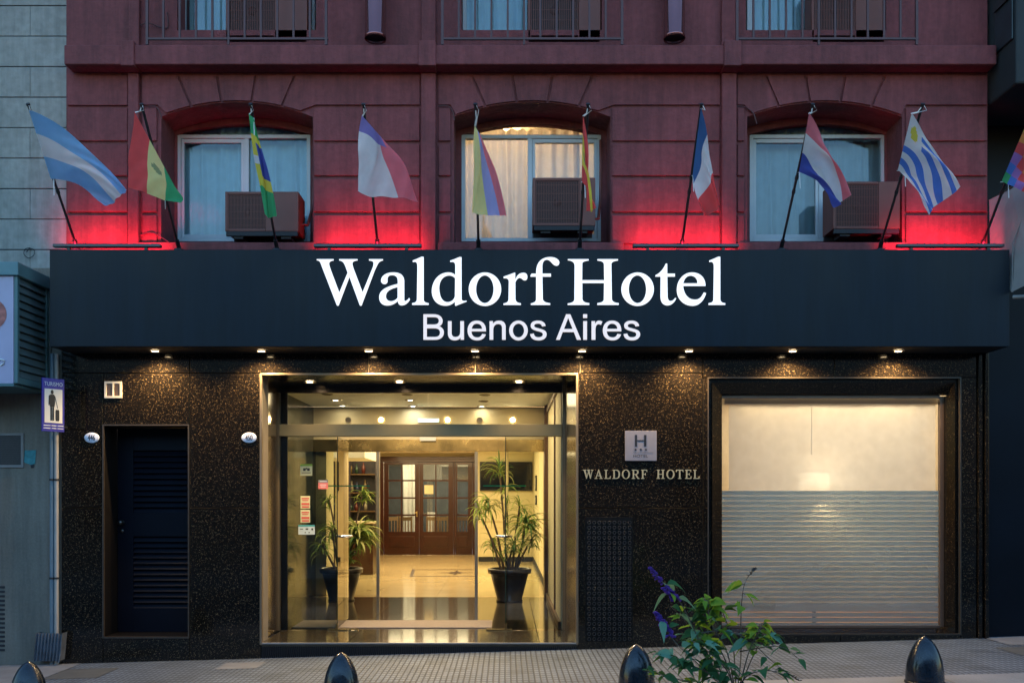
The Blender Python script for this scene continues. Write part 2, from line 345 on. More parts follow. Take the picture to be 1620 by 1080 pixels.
# ================================================================== GROUND
g = MB()
def gsheet(mb, x0, x1, y0, y1, dz, n=1):
    mb.add([(x0, y0, ground(x0) + dz), (x1, y0, ground(x1) + dz), (x1, y1, ground(x1) + dz), (x0, y1, ground(x0) + dz)], [(0, 1, 2, 3)])
gsheet(g, -60, 60, -40, 60, -.17)
tag(g.build('ground', pm('earth', (.09, .085, .08), .9)), kind='structure')
g = MB(); gsheet(g, -60, 60, -8.6, -2.95, -.14)
tag(g.build('road', pm('asphalt', (.045, .046, .05), .75, var=.25, scale=2, bump=.5, bscale=90, var2=.2, s2=120)), kind='structure')
def prism(mb, x0, x1, y0, y1, top, bot):
    mb.add([(x0, y0, ground(x0) + bot), (x1, y0, ground(x1) + bot), (x1, y1, ground(x1) + bot), (x0, y1, ground(x0) + bot),
            (x0, y0, ground(x0) + top), (x1, y0, ground(x1) + top), (x1, y1, ground(x1) + top), (x0, y1, ground(x0) + top)],
           [(0, 3, 2, 1), (4, 5, 6, 7), (0, 1, 5, 4), (1, 2, 6, 5), (2, 3, 7, 6), (3, 0, 4, 7)])
g = MB(); prism(g, -60, 60, -1.89, .2, 0, -.16)
tag(g.build('pavement', tiles('pavement_tiles')), kind='structure')
g = MB()
x = -30.0
while x < 30: prism(g, x + .004, x + 1.196, -2.95, -1.90, .002, -.16); x += 1.2
tag(g.build('kerb', pm('kerb_granite', (.22, .23, .245), .7, var=.14, scale=2.5, bump=.2, bscale=60, var2=.12, s2=80), bevel=.008), kind='structure')
g = MB(); prism(g, -60, 60, -14, -8.6, 0, -.16)
tag(g.build('far_pavement', pm('far_paving', (.2, .2, .2), .8)), kind='structure')
g = MB()   # smooth cement patches let into the tiles
gsheet(g, -60, -4.38, -1.885, -.01, .004)
gsheet(g, -2.82, -2.42, -.62, -.24, .004)
gsheet(g, 4.95, 60, -.5, .2, .005)
tag(g.build('pavement_patch', pm('cement_patch', (.15, .16, .175), .8, var=.2, scale=5, bump=.2)), kind='structure')
g = MB(); gsheet(g, -4.36, -3.85, -.9, -.35, .004); gsheet(g, 4.75, 5.6, -1.1, -.62, .004)
tag(g.build('pavement_cover', pm('dark_cement', (.07, .075, .075), .8, var=.2, scale=9)), kind='structure')

# ================================================================== HOTEL BUILDING
hotel = thing('hotel_building', (0, 0, 0), 'maroon stucco hotel front above a black granite ground floor with a lit glazed entrance', 'building')
WIN = [dict(o=(255, 495), f=(280, 491)), dict(o=(718, 966), f=(730, 951)), dict(o=(1182, 1427), f=(1186, 1400))]
SPR = 185; APX = 162
def arch(x0, x1, zb, zs, za, n=24, off=0.0):
    """outline of a segmental arched opening, anticlockwise from bottom left"""
    w = (x1 - x0) / 2; h = za - zs; r = (w * w + h * h) / (2 * h); cx = (x0 + x1) / 2; cz = za - r
    a0 = math.asin(w / r); pts = [(x0, zb), (x1, zb)]
    for k in range(n + 1):
        a = a0 - 2 * a0 * k / n; pts.append((cx + (r + off) * math.sin(a), cz + (r + off) * math.cos(a)))
    return pts
XL, XR = GX(105), GX(1562); ZT = 9.2
zb, zs, za = GZ(386), GZ(SPR), GZ(APX)
holes = [arch(GX(w['o'][0]), GX(w['o'][1]), zb, zs, za) for w in WIN]
UP = [(280, 500), (730, 952), (1180, 1402)]
uz0 = GZ(66, .25)
up_holes = [[(GX(a), uz0), (GX(b), uz0), (GX(b), 8.3), (GX(a), 8.3)] for a, b in UP]
m = MB(); m.shape([[(XL, GZ(548)), (XR, GZ(548)), (XR, ZT), (XL, ZT)]] + [h[::-1] for h in holes] + [h[::-1] for h in up_holes], 0, .40)
# rusticated blocks standing 25 mm proud, same stucco
def rust(p0, p1, q0, q1): m.box(GX(p0), GX(p1), -.022, .0, GZ(q0), GZ(q1))
rows = [(172, 224), (229, 279), (284, 336), (341, 386)]
for (q0, q1) in rows:
    for (p0, p1) in ((108, 203), (497, 664), (968, 1138), (1432, 1560)): rust(p0, p1, q0, q1)
    for (p0, p1) in ((226, 249), (694, 713), (1166, 1177)): rust(p0, p1, q0, q1)
# voussoir field above the arches, cut by the radiating joints
rust(108, 203, 121, 168)
for w, (bl_, br_) in zip(WIN, ((226, 664), (694, 1138), (1166, 1560))):
    x0, x1 = GX(w['o'][0]), GX(w['o'][1]); cx = (x0 + x1) / 2; hw = (x1 - x0) / 2; h = za - zs; r = (hw * hw + h * h) / (2 * h); cz = za - r
    lim = [GX(bl_) - cx - .012, -.60 * hw, -.20 * hw, .20 * hw, .60 * hw, GX(br_) - cx + .012]
    zt = GZ(121)
    for i in range(5):
        a, b = lim[i] + .012, lim[i + 1] - .012
        k = .78
        def bot(t):
            tt = max(-hw, min(hw, t)); return cz + math.sqrt(r * r - tt * tt) + .012
        top = [(cx + a / (k if abs(a) < hw else 1), zt), (cx + b / (k if abs(b) < hw else 1), zt)]
        lo = [(cx + a + (b - a) * q / 8, bot(a + (b - a) * q / 8)) for q in range(9)]
        if i == 0: lo[0] = (cx + a, GZ(167)); lo.insert(1, (cx - hw * 1.04, GZ(167)))
        if i == 0: lo = [lo[0], lo[1]] + [p for p in lo[2:] if p[0] > cx - hw * 1.0]
        if i == 4: lo = [p for p in lo if p[0] < cx + hw * 1.0] + [(cx + hw * 1.04, GZ(167)), (cx + b, GZ(167))]
        top[0] = (max(top[0][0], lo[0][0] - .15), zt)
        m.shape([lo + top[::-1]], -.022, 0)
wall = m.build('wall', MAROON, hotel, bevel=.006, seg=2)
# wall continued between frame recess and opening (stepped return)
for w in WIN:
    m = MB(); a, b = w['f']; Y = .40
    x0, x1 = GX(w['o'][0]) - .05, GX(w['o'][1]) + .05
    inn = arch(GX(a, Y), GX(b, Y), GZ(382, Y), GZ(213, Y), GZ(196, Y))
    m.shape([[(x0, GZ(395)), (x1, GZ(395)), (x1, GZ(140)), (x0, GZ(140))], inn[::-1]], .402, .50)
    m.build('window_reveal', MAROON, hotel)
# cornice, sills, pilasters
m = MB(); m.box(GX(101, -.2), GX(1577, -.2), -.2, -.001, GZ(102, -.2), GZ(71, -.2))
m.build('cornice', MAROON, hotel, bevel=.012)
for (a, b) in ((222, 500), (694, 985), (1164, 1430)):
    m = MB(); m.box(GX(a), GX(b), -.10, .40, GZ(400), GZ(383, -.1)); m.build('window_sill', MAROON, hotel, bevel=.01)
for (a, b) in ((206, 223), (667, 690), (1140, 1163)):
    m = MB(); m.box(GX(a), GX(b), -.07, -.001, GZ(548), GZ(120))
    m.box(GX(a) - .012, GX(b) + .012, -.225, -.001, GZ(119), GZ(64, -.22)); m.box(GX(a), GX(b), -.05, -.001, GZ(64, -.22), ZT)
    m.build('pilaster', MAROON, hotel, bevel=.01)

# windows
MC = [cloth('curtain_blue_white', (.62, .88, .95), .2), cloth('curtain_ivory', (.86, .84, .80), .45), cloth('curtain_grey', (.50, .62, .64), .2)]
roomwall = pm('room_wall', (.35, .30, .24), .9)
def add_window(a, b, q0, q1, Y, split, archtop, idx, upper=False):
    x0, x1 = GX(a, Y), GX(b, Y); z0 = GZ(q1, Y); z1 = GZ(q0, Y); fw = .04
    m = MB()
    def rail(xa, xb, za_, zb_, y0=Y, y1=Y + .07): m.box(xa, xb, y0, y1, za_, zb_)
    rail(x0, x0 + fw, z0, z1); rail(x1 - fw, x1, z0, z1); rail(x0 + fw, x1 - fw, z0, z0 + fw); rail(x0 + fw, x1 - fw, z1 - fw, z1)
    xs = x0 + (x1 - x0) * split
    m.box(xs - .026, xs + .026, Y + .002, Y + .06, z0 + fw, z1 - fw)
    # sash of the front leaf
    if idx == 1: sa, sb = xs + .027, x1 - fw - .002
    else: sa, sb = x0 + fw + .002, xs - .027
    sy0, sy1 = Y + .012, Y + .05
    for bx_ in ((sa, sa + .032, z0 + fw + .002, z1 - fw - .002), (sb - .032, sb, z0 + fw + .002, z1 - fw - .002)): m.box(bx_[0], bx_[1], sy0, sy1, bx_[2], bx_[3])
    m.box(sa + .032, sb - .032, sy0, sy1, z0 + fw + .002, z0 + fw + .04); m.box(sa + .032, sb - .032, sy0, sy1, z1 - fw - .045, z1 - fw - .002)
    win = m.build('window', ALU, hotel, bevel=.004)
    p = MB(); p.box(x0 + fw, xs - .03, Y + .03, Y + .036, z0 + fw, z1 - fw); p.build('pane', GLASS_W, win)
    p = MB(); p.box(xs + .03, x1 - fw, Y + .04, Y + .046, z0 + fw, z1 - fw); p.build('pane', GLASS_W, win)
    if archtop:
        p = MB(); p.shape([arch(x0 + .01, x1 - .01, z1, GZ(212, Y), GZ(197, Y))], Y + .03, Y + .036); p.build('fanlight', GLASS_W, win)
    return x0, x1, z0, z1
boxes = []
for i, w in enumerate(WIN):
    boxes.append(add_window(w['f'][0], w['f'][1], 213, 382, .42, (.52, .49, .53)[i], True, i))
for i, (a, b) in enumerate(UP):
    boxes.append(add_window(a + 2, b - 2, -209, 66, .25, .5, False, i, True))
def curtain(x0, x1, z0, z1, Y, mat, label, amp=.035, lam=.14, gaps=None, group=None):
    m = MB(); n = int((x1 - x0) / .012); vs = []; fs = []; nz = 10
    ph = random.random() * 6
    for j in range(nz + 1):
        v = j / nz; z = z0 + (z1 - z0) * v
        for i in range(n + 1):
            u = x0 + (x1 - x0) * i / n
            y = Y + amp * (math.sin(u / lam * 6.283 + ph + .5 * math.sin(v * 2 + u * 3)) * .6 + .4 * math.sin(u / lam * 3.1 + 1 + v * .6)) + .012 * math.sin(u * 61)
            vs.append((u + .01 * math.sin(v * 3 + i * .3), y, z))
    for j in range(nz):
        for i in range(n): a = j * (n + 1) + i; fs.append((a, a + 1, a + n + 2, a + n + 1))
    m.add(vs, fs, True); o = m.build('curtain', mat); tag(o, label, 'curtain', group)
    return o
labs = ['sheer pale blue curtain behind the lower left window', 'ivory pleated curtain glowing warm in the lower middle window', 'grey sheer curtain behind the lower right window',
        'pale blue curtain behind the upper left railing', 'pale blue curtain behind the upper middle railing', 'pale blue curtain behind the upper right railing']
for i in range(6):
    x0, x1, z0, z1 = boxes[i]; Y = (.42 if i < 3 else .25)
    zt = GZ(198, .4) + .05 if i < 3 else z1
    if i == 1: curtain(x0 - .05, x1 + .05, z0 - .05, zt, Y + .24, MC[1], labs[i], .04, .12)
    else: curtain(x0 - .05, x1 + .05, z0 - .05, zt, Y + .16, MC[0] if i != 2 else MC[2], labs[i], .02 if i == 2 else .028, .2)
# rooms behind the windows
m = MB()
for i in range(6):
    x0, x1, z0, z1 = boxes[i]
    xa, xb, za_, zb_ = x0 - .5, x1 + .5, z0 - (.35 if i < 3 else .1), z1 + .55
    for q in ((xa - .05, xa, .55, 3, za_, zb_), (xb, xb + .05, .55, 3, za_, zb_), (xa, xb, 3, 3.05, za_, zb_), (xa, xb, .55, 3, za_ - .05, za_), (xa, xb, .55, 3, zb_, zb_ + .05)): m.box(*q)
m.build('guest_room_wall', roomwall, hotel)
# chandelier in the lit room
ch = thing('chandelier', (GX(797, 2.0), 1.95, GZ(226, 1.95)), 'warm lit chandelier behind the ivory curtain of the lower middle window', 'chandelier')
m = MB(); c = ch.location; m.lathe(c, [(.01, .35), (.012, .1), (.05, .04), (.02, -.05), (.001, -.08)], 12)
for k in range(6):
    a = k * math.pi / 3; m.tube([c, c + Vector((.12 * math.cos(a), .12 * math.sin(a), -.03)), c + Vector((.2 * math.cos(a), .2 * math.sin(a), .03))], .006, 6)
m.build('arm', BRASS, ch)
CB = emit('chandelier_bulb', (1, .62, .25), 60)
for k in range(6):
    m = MB(); a = k * math.pi / 3; m.lathe(c + Vector((.2 * math.cos(a), .2 * math.sin(a), .03)), [(.001, 0), (.022, .02), (.026, .05), (.012, .085), (.001, .1)], 10); m.build('bulb', CB, ch)
def lamp(name, kind, loc, energy, col, parent=None, size=.1, size_y=None, rot=(0, 0, 0), angle=None, blend=.5, spread=None):
    l = bpy.data.lights.new(name, kind); l.energy = energy * LS; l.color = col
    if kind == 'AREA':
        l.size = size
        if size_y: l.shape = 'RECTANGLE'; l.size_y = size_y
        if spread: l.spread = R(spread)
    if kind in ('POINT', 'SPOT'): l.shadow_soft_size = size
    if kind == 'SPOT': l.spot_size = R(angle); l.spot_blend = blend
    o = bpy.data.objects.new(name, l); C.objects.link(o); o.rotation_euler = rot
    if parent is not None: o.parent = parent; o.location = Vector(loc) - origin(parent)
    else: o.location = loc
    return o
lamp('chandelier_light', 'POINT', c + Vector((0, -.3, -.05)), 48, (1, .58, .25), ch, .12)

# ------------------------------------------------ granite ground floor
def slab_rects():
    g_ = 1.0
    yield (97, 540, 300, 590); yield (300, 540, 583, 590); yield (583, 540, 752, 590); yield (752, 540, 918, 590); yield (918, 540, 1112, 590); yield (1112, 540, 1320, 590 + 7); yield (1320, 540, 1545, 597)
    yield (97, 590, 163, 803); yield (163, 590, 300, 672); yield (300, 590, 413, 803); yield (913, 590, 1112, 803); yield (1112, 597, 1120, 803); yield (1520, 597, 1545, 803)
    yield (97, 803, 163, 1070); yield (300, 803, 413, 1070); yield (913, 803, 1112, 1070); yield (1112, 803, 1120, 1070); yield (1520, 803, 1545, 1070)
    yield (163, 1008, 300, 1070); yield (1120, 1003, 1330, 1070); yield (1330, 1003, 1520, 1070)
clad = MB()
for (a, b, c_, d_) in slab_rects():
    e = .55
    clad.box(GX(a + e), GX(c_ - e), 0, .035, GZ(d_ - e), GZ(b + e))
clad = clad.build('granite_cladding', GRAN, hotel, bevel=.0015, seg=1)
m = MB()
for (a, b, c_, d_) in ((97, 540, 1545, 591), (97, 590, 162.4, 1080), (163, 590, 300, 671.4), (299.4, 590, 413, 1080), (913, 590, 1120, 1080), (1519.6, 596, 1545, 1080), (163, 1009, 300, 1080), (1112, 1003, 1545, 1080)):
    m.box(GX(a), GX(c_), .036 + .0007 * a / 400, .3, GZ(d_), GZ(b))
m.build('backing_wall', MORTAR, hotel)
# recess of the service door
D = .36
m = MB()
m.box(GX(155), GX(163) + .0, .037, D + .1, GZ(1012), GZ(668)); m.box(GX(298.5), GX(306), .037, D + .1, GZ(1012), GZ(668))
m.box(GX(163), GX(298.5), .037, D + .1, GZ(672), GZ(664)); m.box(GX(163), GX(298.5), .002, D + .1, GZ(1016), GZ(1007))
m.build('door_recess', pm('recess_granite', (.011, .009, .008), .55, spec=.12), hotel)
m = MB()
for q in ((162, 671, 164.3, 1009), (297.3, 671, 299.3, 1009)): m.box(GX(q[0]), GX(q[2]), -.004, .02, GZ(q[3]), GZ(q[1]))
m.box(GX(164.3), GX(297.3), -.004, .02, GZ(673), GZ(671)); m.box(GX(164.3), GX(297.3), -.008, .02, GZ(1009), GZ(1006.6))
m.build('door_surround', GRAN_E, hotel)
DOORM = pm('blue_black_paint', (.003, .004, .009), .5, var=.2, scale=5, spec=.15)
a, b = GX(163, 0) + .005, GX(298, 0) - .005
z0, z1 = GZ(1007) + .003, GZ(673)
m = MB(); fw = .07
rowz = [(GZ(811, D), GZ(712, D)), (GZ(962, D), GZ(848, D))]
m.box(a, a + fw + .1, D, D + .04, z0, z1); m.box(b - .03, b, D, D + .04, z0, z1)
m.box(a + fw + .1, b - .03, D, D + .04, z0, rowz[1][0]); m.box(a + fw + .1, b - .03, D, D + .04, rowz[1][1], rowz[0][0]); m.box(a + fw + .1, b - .03, D, D + .04, rowz[0][1], z1)
for (r0, r1) in rowz:
    n = 11 if r0 > 1 else 13
    for k in range(n):
        zc = r0 + (r1 - r0) * (k + .5) / n; h = (r1 - r0) / n
        x0_, x1_ = a + fw + .1, b - .03
        m.add([(x0_, D - .004, zc - h * .45), (x1_, D - .004, zc - h * .45), (x1_, D + .03, zc + h * .35), (x0_, D + .03, zc + h * .35),
               (x0_, D + .001, zc - h * .52), (x1_, D + .001, zc - h * .52), (x1_, D + .035, zc + h * .28), (x0_, D + .035, zc + h * .28)],
              [(0, 1, 2, 3), (4, 7, 6, 5), (0, 4, 5, 1), (3, 2, 6, 7), (0, 3, 7, 4), (1, 5, 6, 2)])
m.box(a, b, D + .041, D + .06, z0, z1)
door = m.build('door', DOORM, hotel, bevel=.002)
m = MB(); hp = Vector((GX(193, D), D - .001, GZ(826, D)))
m.lathe(hp, [(.028, 0), (.03, -.006), (.012, -.01), (.012, -.035), (.026, -.045), (.027, -.06), (.015, -.068), (.0005, -.07)], 20, 'y'); DBZ = pm('dull_bronze', (.12, .11, .10), .35, metal=1); m.build('handle', DBZ, door)
m = MB(); m.lathe(hp + Vector((0, 0, -.09)), [(.02, 0), (.02, -.008), (.0005, -.009)], 16, 'y'); m.build('keyhole', DBZ, door)

# ------------------------------------------------ entrance
YG = .95; YD = 4.7
zf = GZ(1016)                       # entrance floor level
ex0, ex1 = GX(413), GX(913); gx0, gx1 = GX(440, YG), GX(893, YG)
ztop = GZ(592)
m = MB()   # bright metal edge of the opening
m.box(ex0 - .012, ex0 + .010, -.012, .04, zf - .02, ztop + .012); m.box(ex1 - .010, ex1 + .012, -.012, .04, zf - .02, ztop + .012); m.box(ex0 + .01, ex1 - .01, -.012, .04, ztop - .008, ztop + .012)
m.build('entrance_surround', pm('bronze_edge', (.20, .15, .10), .4, metal=.5), hotel, bevel=.003)
REVM = pm('polished_reveal', (.16, .12, .08), .14, metal=.6, var=.1, scale=2)
m = MB()   # side reveals
m.add([(ex0, .041, zf), (gx0, YG, zf), (gx0, YG, ztop), (ex0, .041, ztop), (ex0 - .12, .041, zf), (gx0 - .12, YG, zf), (gx0 - .12, YG, ztop), (ex0 - .12, .041, ztop)], [(0, 1, 2, 3), (4, 7, 6, 5), (0, 3, 7, 4), (1, 5, 6, 2), (3, 2, 6, 7)])
m.build('entrance_reveal', REVM, hotel); m = MB()
m.add([(ex1, .041, zf), (gx1, YG, zf), (gx1, YG, ztop), (ex1, .041, ztop), (ex1 + .12, .041, zf), (gx1 + .3, YG, zf), (gx1 + .3, YG, ztop), (ex1 + .12, .041, ztop)], [(0, 1, 2, 3), (4, 7, 6, 5), (0, 3, 7, 4), (1, 5, 6, 2), (3, 2, 6, 7)])
m.build('entrance_reveal', REVM, hotel)
m = MB(); m.box(ex0 - .05, ex1 + .05, .042, YG - .002, ztop, ztop + .06)
m.build('entrance_soffit', pm('dark_steel', (.10, .10, .09), .2, metal=.7, var=.1), hotel)
m = MB()   # floor: front band and vestibule tiles with open joints
fx0, fx1 = -3.1, 1.5
xsplit = [fx0, -1.64, .35, fx1]
def wx(px, Y): return GX(px, Y)
bands = [(0.01, .93), (.935, 2.2), (2.205, 3.45), (3.455, 4.66)]
for (y0_, y1_) in bands:
    for k in range(3):
        xa, xb = xsplit[k] + .003, xsplit[k + 1] - .003
        if y0_ < .5: xa, xb = max(xa, ex0), min(xb, ex1)
        m.box(xa, xb, y0_, y1_, zf - .04, zf)
m.build('vestibule_floor', DARKTILE, hotel, bevel=.001, seg=1)
m = MB(); m.box(ex0, ex1, .06, 4.66, zf - .2, zf - .041); m.build('floor_bed', pm('pale_grout', (.30, .26, .2), .8), hotel)
m = MB(); m.box(ex0, ex1, -.008, .009, zf - .012, zf + .001); m.build('threshold', pm('threshold_edge', (.35, .33, .32), .35, metal=.4), hotel)
m = MB()   # ribbed riser under the threshold
m.box(ex0, ex1, .03, .05, zf - .2, zf - .014)
n = 150
for k in range(n):
    xx = ex0 + (ex1 - ex0) * (k + .5) / n; m.box(xx - .004, xx + .004, .012, .03, zf - .2, zf - .016)
m.build('riser_grille', BLACK, hotel)
# front glazing frame
m = MB()
m.box(gx0 - .02, gx1 + .16, YG, YG + .06, GZ(621, YG), GZ(607, YG))
m.build('transom_rail', pm('dark_rail', (.06, .05, .045), .25, metal=.7), hotel, bevel=.003)
m = MB(); m.box(gx0 + .02, gx1 - .03, YG - .03, YG + .09, GZ(690, YG), GZ(671, YG)); m.build('header_rail', HEADM, hotel, bevel=.004)
for (px, w_) in ((438, 5), (889.5, 5.5)):
    m = MB(); m.box(GX(px, YG), GX(px + w_, YG), YG - .032, YG + .07, zf, GZ(621, YG) if px < 500 else GZ(606, YG)); m.build('frame_post', BROWNP, hotel, bevel=.004)
def pane(p0, q0, p1, q1, Y, name='glass_pane', th=.01):
    m_ = MB(); m_.box(GX(p0, Y), GX(p1, Y), Y, Y + th, GZ(q1, Y), GZ(q0, Y)); return m_.build(name, GLASS, hotel)
pane(443, 621, 677, 671, YG + .02); pane(677.5, 621, 889.5, 671, YG + .02)
pane(443, 690, 531, 994, YG + .02, 'sidelight'); pane(802, 690, 889.5, 994, YG + .02, 'sidelight')
# swing doors standing open, edge-on
for px, sgn, hx in ((533, -1, 544), (800, 1, 797)):
    X = GX(px, YG)
    m = MB()
    th_ = R(3) * sgn
    x1_ = X + sgn * -.02 + math.sin(th_) * .95; y0_, y1_ = YG + .03, YG + .98
    m.add([(X - .005, y0_, zf + .02), (X + .005, y0_, zf + .02), (x1_ + .005, y1_, zf + .02), (x1_ - .005, y1_, zf + .02),
           (X - .005, y0_, GZ(690, YG) - .005), (X + .005, y0_, GZ(690, YG) - .005), (x1_ + .005, y1_, GZ(690, YG) - .005), (x1_ - .005, y1_, GZ(690, YG) - .005)],
          [(0, 3, 2, 1), (4, 5, 6, 7), (0, 1, 5, 4), (1, 2, 6, 5), (2, 3, 7, 6), (3, 0, 4, 7)])
    dl = m.build('glass_door', glass('door_glass' , (.90, .95, .92)), hotel)
    m = MB(); m.box(X - .004, X + .004, y0_ - .004, y0_, zf + .02, GZ(690, YG) - .006); m.build('edge', pm('glass_edge', (.01, .03, .025), .2), dl)
    m = MB(); hz = GZ(848, YG + .1)
    for k in (0,):
        m.lathe((X + (.06 if sgn < 0 else -.02), YG + .14, hz - .012), [(.001, 0), (.08, 0), (.10, .008), (.10, .02), (.085, .028), (.001, .028)], 28)
    m.build('handle', CHROME, dl)
    m = MB(); m.box(X - .10 if sgn < 0 else X - .22, X + .24 if sgn < 0 else X + .07, YG - .005, YG + .035, zf + .001, zf + .014); m.box(X - .012, X + .012, YG + .0, YG + .03, zf + .0145, zf + .075)
    m.build('floor_hinge', BRASS, dl)
    m = MB()
    q0, q1 = (519, 585) if sgn < 0 else (764, 832)
    m.box(GX(q0, 2), GX(q1, 2), 2.0, 2.012, GZ(769, 2), GZ(767.2, 2)); m.build('glass_rail', pm('green_glass', (.02, .35, .18), .2), dl)
# vestibule shell
zc = EZ + 1.40
VL, VR = -2.92, .63
m = MB(); m.box(VL - .3, VR + 1.2, YG + .061, YD - .005, zc, zc + .05); m.build('vestibule_ceiling', CEIL, hotel)
m = MB(); m.box(VL - .05, VL, YG + .05, YD + .3, zf, zc)
m.build('mirror_wall', pm('smoked_mirror', (.012, .022, .026), .12, var=.4, scale=2.2, spec=.25), hotel)
m = MB(); m.box(VL - .05, ex0 + .05, YG + .045, YG + .055, zf, zc); m.build('return_wall', BLACKM, hotel); m = MB(); m.box(gx1 + .16, gx1 + 1.2, YG + .06, YG + .07, zf, zc); m.build('return_wall', BLACKM, hotel)
m = MB(); m.box(VR, VR + .05, YG + .062, YD - .3, zf, zc)
m.build('side_wall', CREAM, hotel)
m = MB(); m.box(VR - .05, VR + .08, YD - .3, YD + .15, zf, zc - .001)
m.box(VR - .035, VR - .001, YG + .08, YD - .31, zf + .001, zf + .09); m.box(VR - .03, VR - .001, YG + .08, YD - .31, zc - .12, zc - .06)
m.box(VR - .02, VR - .001, 2.2, 2.3, zf + .091, zc - .13)
m.build('wood_trim', pm('brown_wood', (.12, .055, .025), .4, var=.25, scale=6), hotel, bevel=.004)
# bulkhead and inner header
m = MB(); m.box(VL, VR, YD, YD + .12, GZ(700, YD), zc - .002); m.build('bulkhead', pm('bulkhead_plaster', (.72, .60, .38), .7, var=.03), hotel)
m = MB(); m.box(VL, VR - .052, YD - .02, YD + .16, GZ(714, YD), GZ(695, YD)); m.build('inner_header', BRASS, hotel, bevel=.004)
m = MB(); m.box(VL, VR - .055, YD - .028, YD - .021, zc - .02, zc - .003); m.build('cove_line', pm('brown_line', (.08, .06, .04), .5), hotel)
for px in (595.5, 751):
    m = MB(); m.box(GX(px, YD), GX(px + 5, YD), YD - .01, YD + .06, zf, GZ(714, YD)); m.build('sliding_door_frame', ALU if False else pm('grey_aluminium', (.42, .40, .38), .3, metal=.7), hotel, bevel=.003)
for (a, b) in ((499, 595), (756.5, 853)):
    m = MB(); m.box(GX(a, YD), GX(b, YD), YD + .02, YD + .03, zf + .01, GZ(714, YD)); m.build('sliding_door_glass', GLASS, hotel)
m = MB(); m.box(GX(665, YD), GX(690, YD), YD - .10, YD - .021, GZ(697.5, YD), GZ(690, YD)); tag(m.build('door_sensor', WHITE), 'small white door sensor on the brass header above the sliding doors', 'sensor')
# left lobby pier and lobby
m = MB(); m.box(VL, GX(513, YD), YD + .17, YD + .8, zf, GZ(714, YD) + .2); m.build('lobby_pier', CREAM, hotel, bevel=.004)
LX0, LX1 = -7.5, .66; YB = 13.0; YW = 15.8; zc2 = EZ + (HY - 702) / F * (CD + 6) + .25
zc2 = GZ(700, YD) + .12
m = MB()
for i in range(9):
    for j in range(12):
        xa = LX0 + i * .92; ya = 4.665 + j * .95
        m.box(xa + .0015, min(xa + .9185, LX1 + .1), ya + .0015, ya + .9485, zf - .04, zf - .0005)
m.build('lobby_floor', MARBLE, hotel)
m = MB(); m.box(LX0, LX1 + .1, 4.66, YW + .5, zf - .08, zf - .042); m.build('lobby_bed', MORTAR, hotel)
m = MB(); m.box(LX0, LX1 + .1, YD + .13, YW + 3.5, zc2 + .25, zc2 + .32); m.build('lobby_ceiling', CEIL, hotel)
m = MB(); m.box(LX1, LX1 + .06, YD + .155, YB, zf, zc2 + .25); m.box(-.72, LX1 + .06, YB + .001, YB + .1, zf, zc2 + .25); m.box(-.72, -.66, YB + .101, YW, zf, zc2 + .25)
m.box(LX0, -3.42, YW - .02, YW + .1, zf, zc2 + .25); m.box(-3.42, -.72, YW - .01, YW + .1, GZ(722, YW), zc2 + .25)
m.box(LX0 - .06, LX0, YD + .17, YW, zf, zc2 + .25)
m.build('lobby_wall', CREAM, hotel)
m = MB(); m.box(-.65, LX1 - .001, YB - .02, YB, zf + .001, zf + .11); m.box(LX1 - .02, LX1 - .0005, YD + .3, YB - .021, zf + .001, zf + .11)
m.build('skirting', BLACKM, hotel)
m = MB(); m.box(-.65, LX1 - .001, YB - .03, YB, GZ(824, YB), GZ(821, YB))
for (q0, q1) in ((757, 795), (801, 841)):
    xa, xb, z0_, z1_ = GX(q0, YB), GX(q1, YB), GZ(880, YB), GZ(832, YB)
    for bx_ in ((xa, xb, z0_, z0_ + .03), (xa, xb, z1_ - .03, z1_), (xa, xa + .03, z0_ + .031, z1_ - .031), (xb - .03, xb, z0_ + .031, z1_ - .031)): m.box(bx_[0], bx_[1], YB - .015, YB, bx_[2], bx_[3])
m.build('wainscot', CREAM, hotel)
# inlay
m = MB()
def fl(mb, pts, dz=.003): mb.add([(x_, y_, zf + dz) for x_, y_ in pts], [tuple(range(len(pts)))])
def fy(py): return 1.483 * F / (py - HY) - CD
def fp(px, py): Y = fy(py); return (GX(px, Y), Y)
fl(m, [fp(648, 911.5), fp(653, 911.5), fp(657, 900), fp(652, 900)])
for (u0, u1, yy) in ((657, 752, 900.5), (653, 752, 911)): fl(m, [fp(u0, yy + .35), fp(u1, yy + .35), fp(u1, yy - .35), fp(u0, yy - .35)], .002)
cx_, cy_ = fp(721, 905.5)
for k in range(8):
    a = k * math.pi / 4; L_ = 1.0 if k % 4 == 0 else (.75 if k % 2 == 0 else .35)
    if k % 2: L_ = .4
    fl(m, [(cx_, cy_), (cx_ + .1 * math.cos(a - .5), cy_ + .1 * math.sin(a - .5) * 1.6), (cx_ + L_ * .42 * math.cos(a), cy_ + L_ * math.sin(a) * .9), (cx_ + .1 * math.cos(a + .5), cy_ + .1 * math.sin(a + .5) * 1.6)], .004 + k * .0003)
m.build('floor_inlay', pm('dark_marble', (.07, .035, .018), .2), hotel)

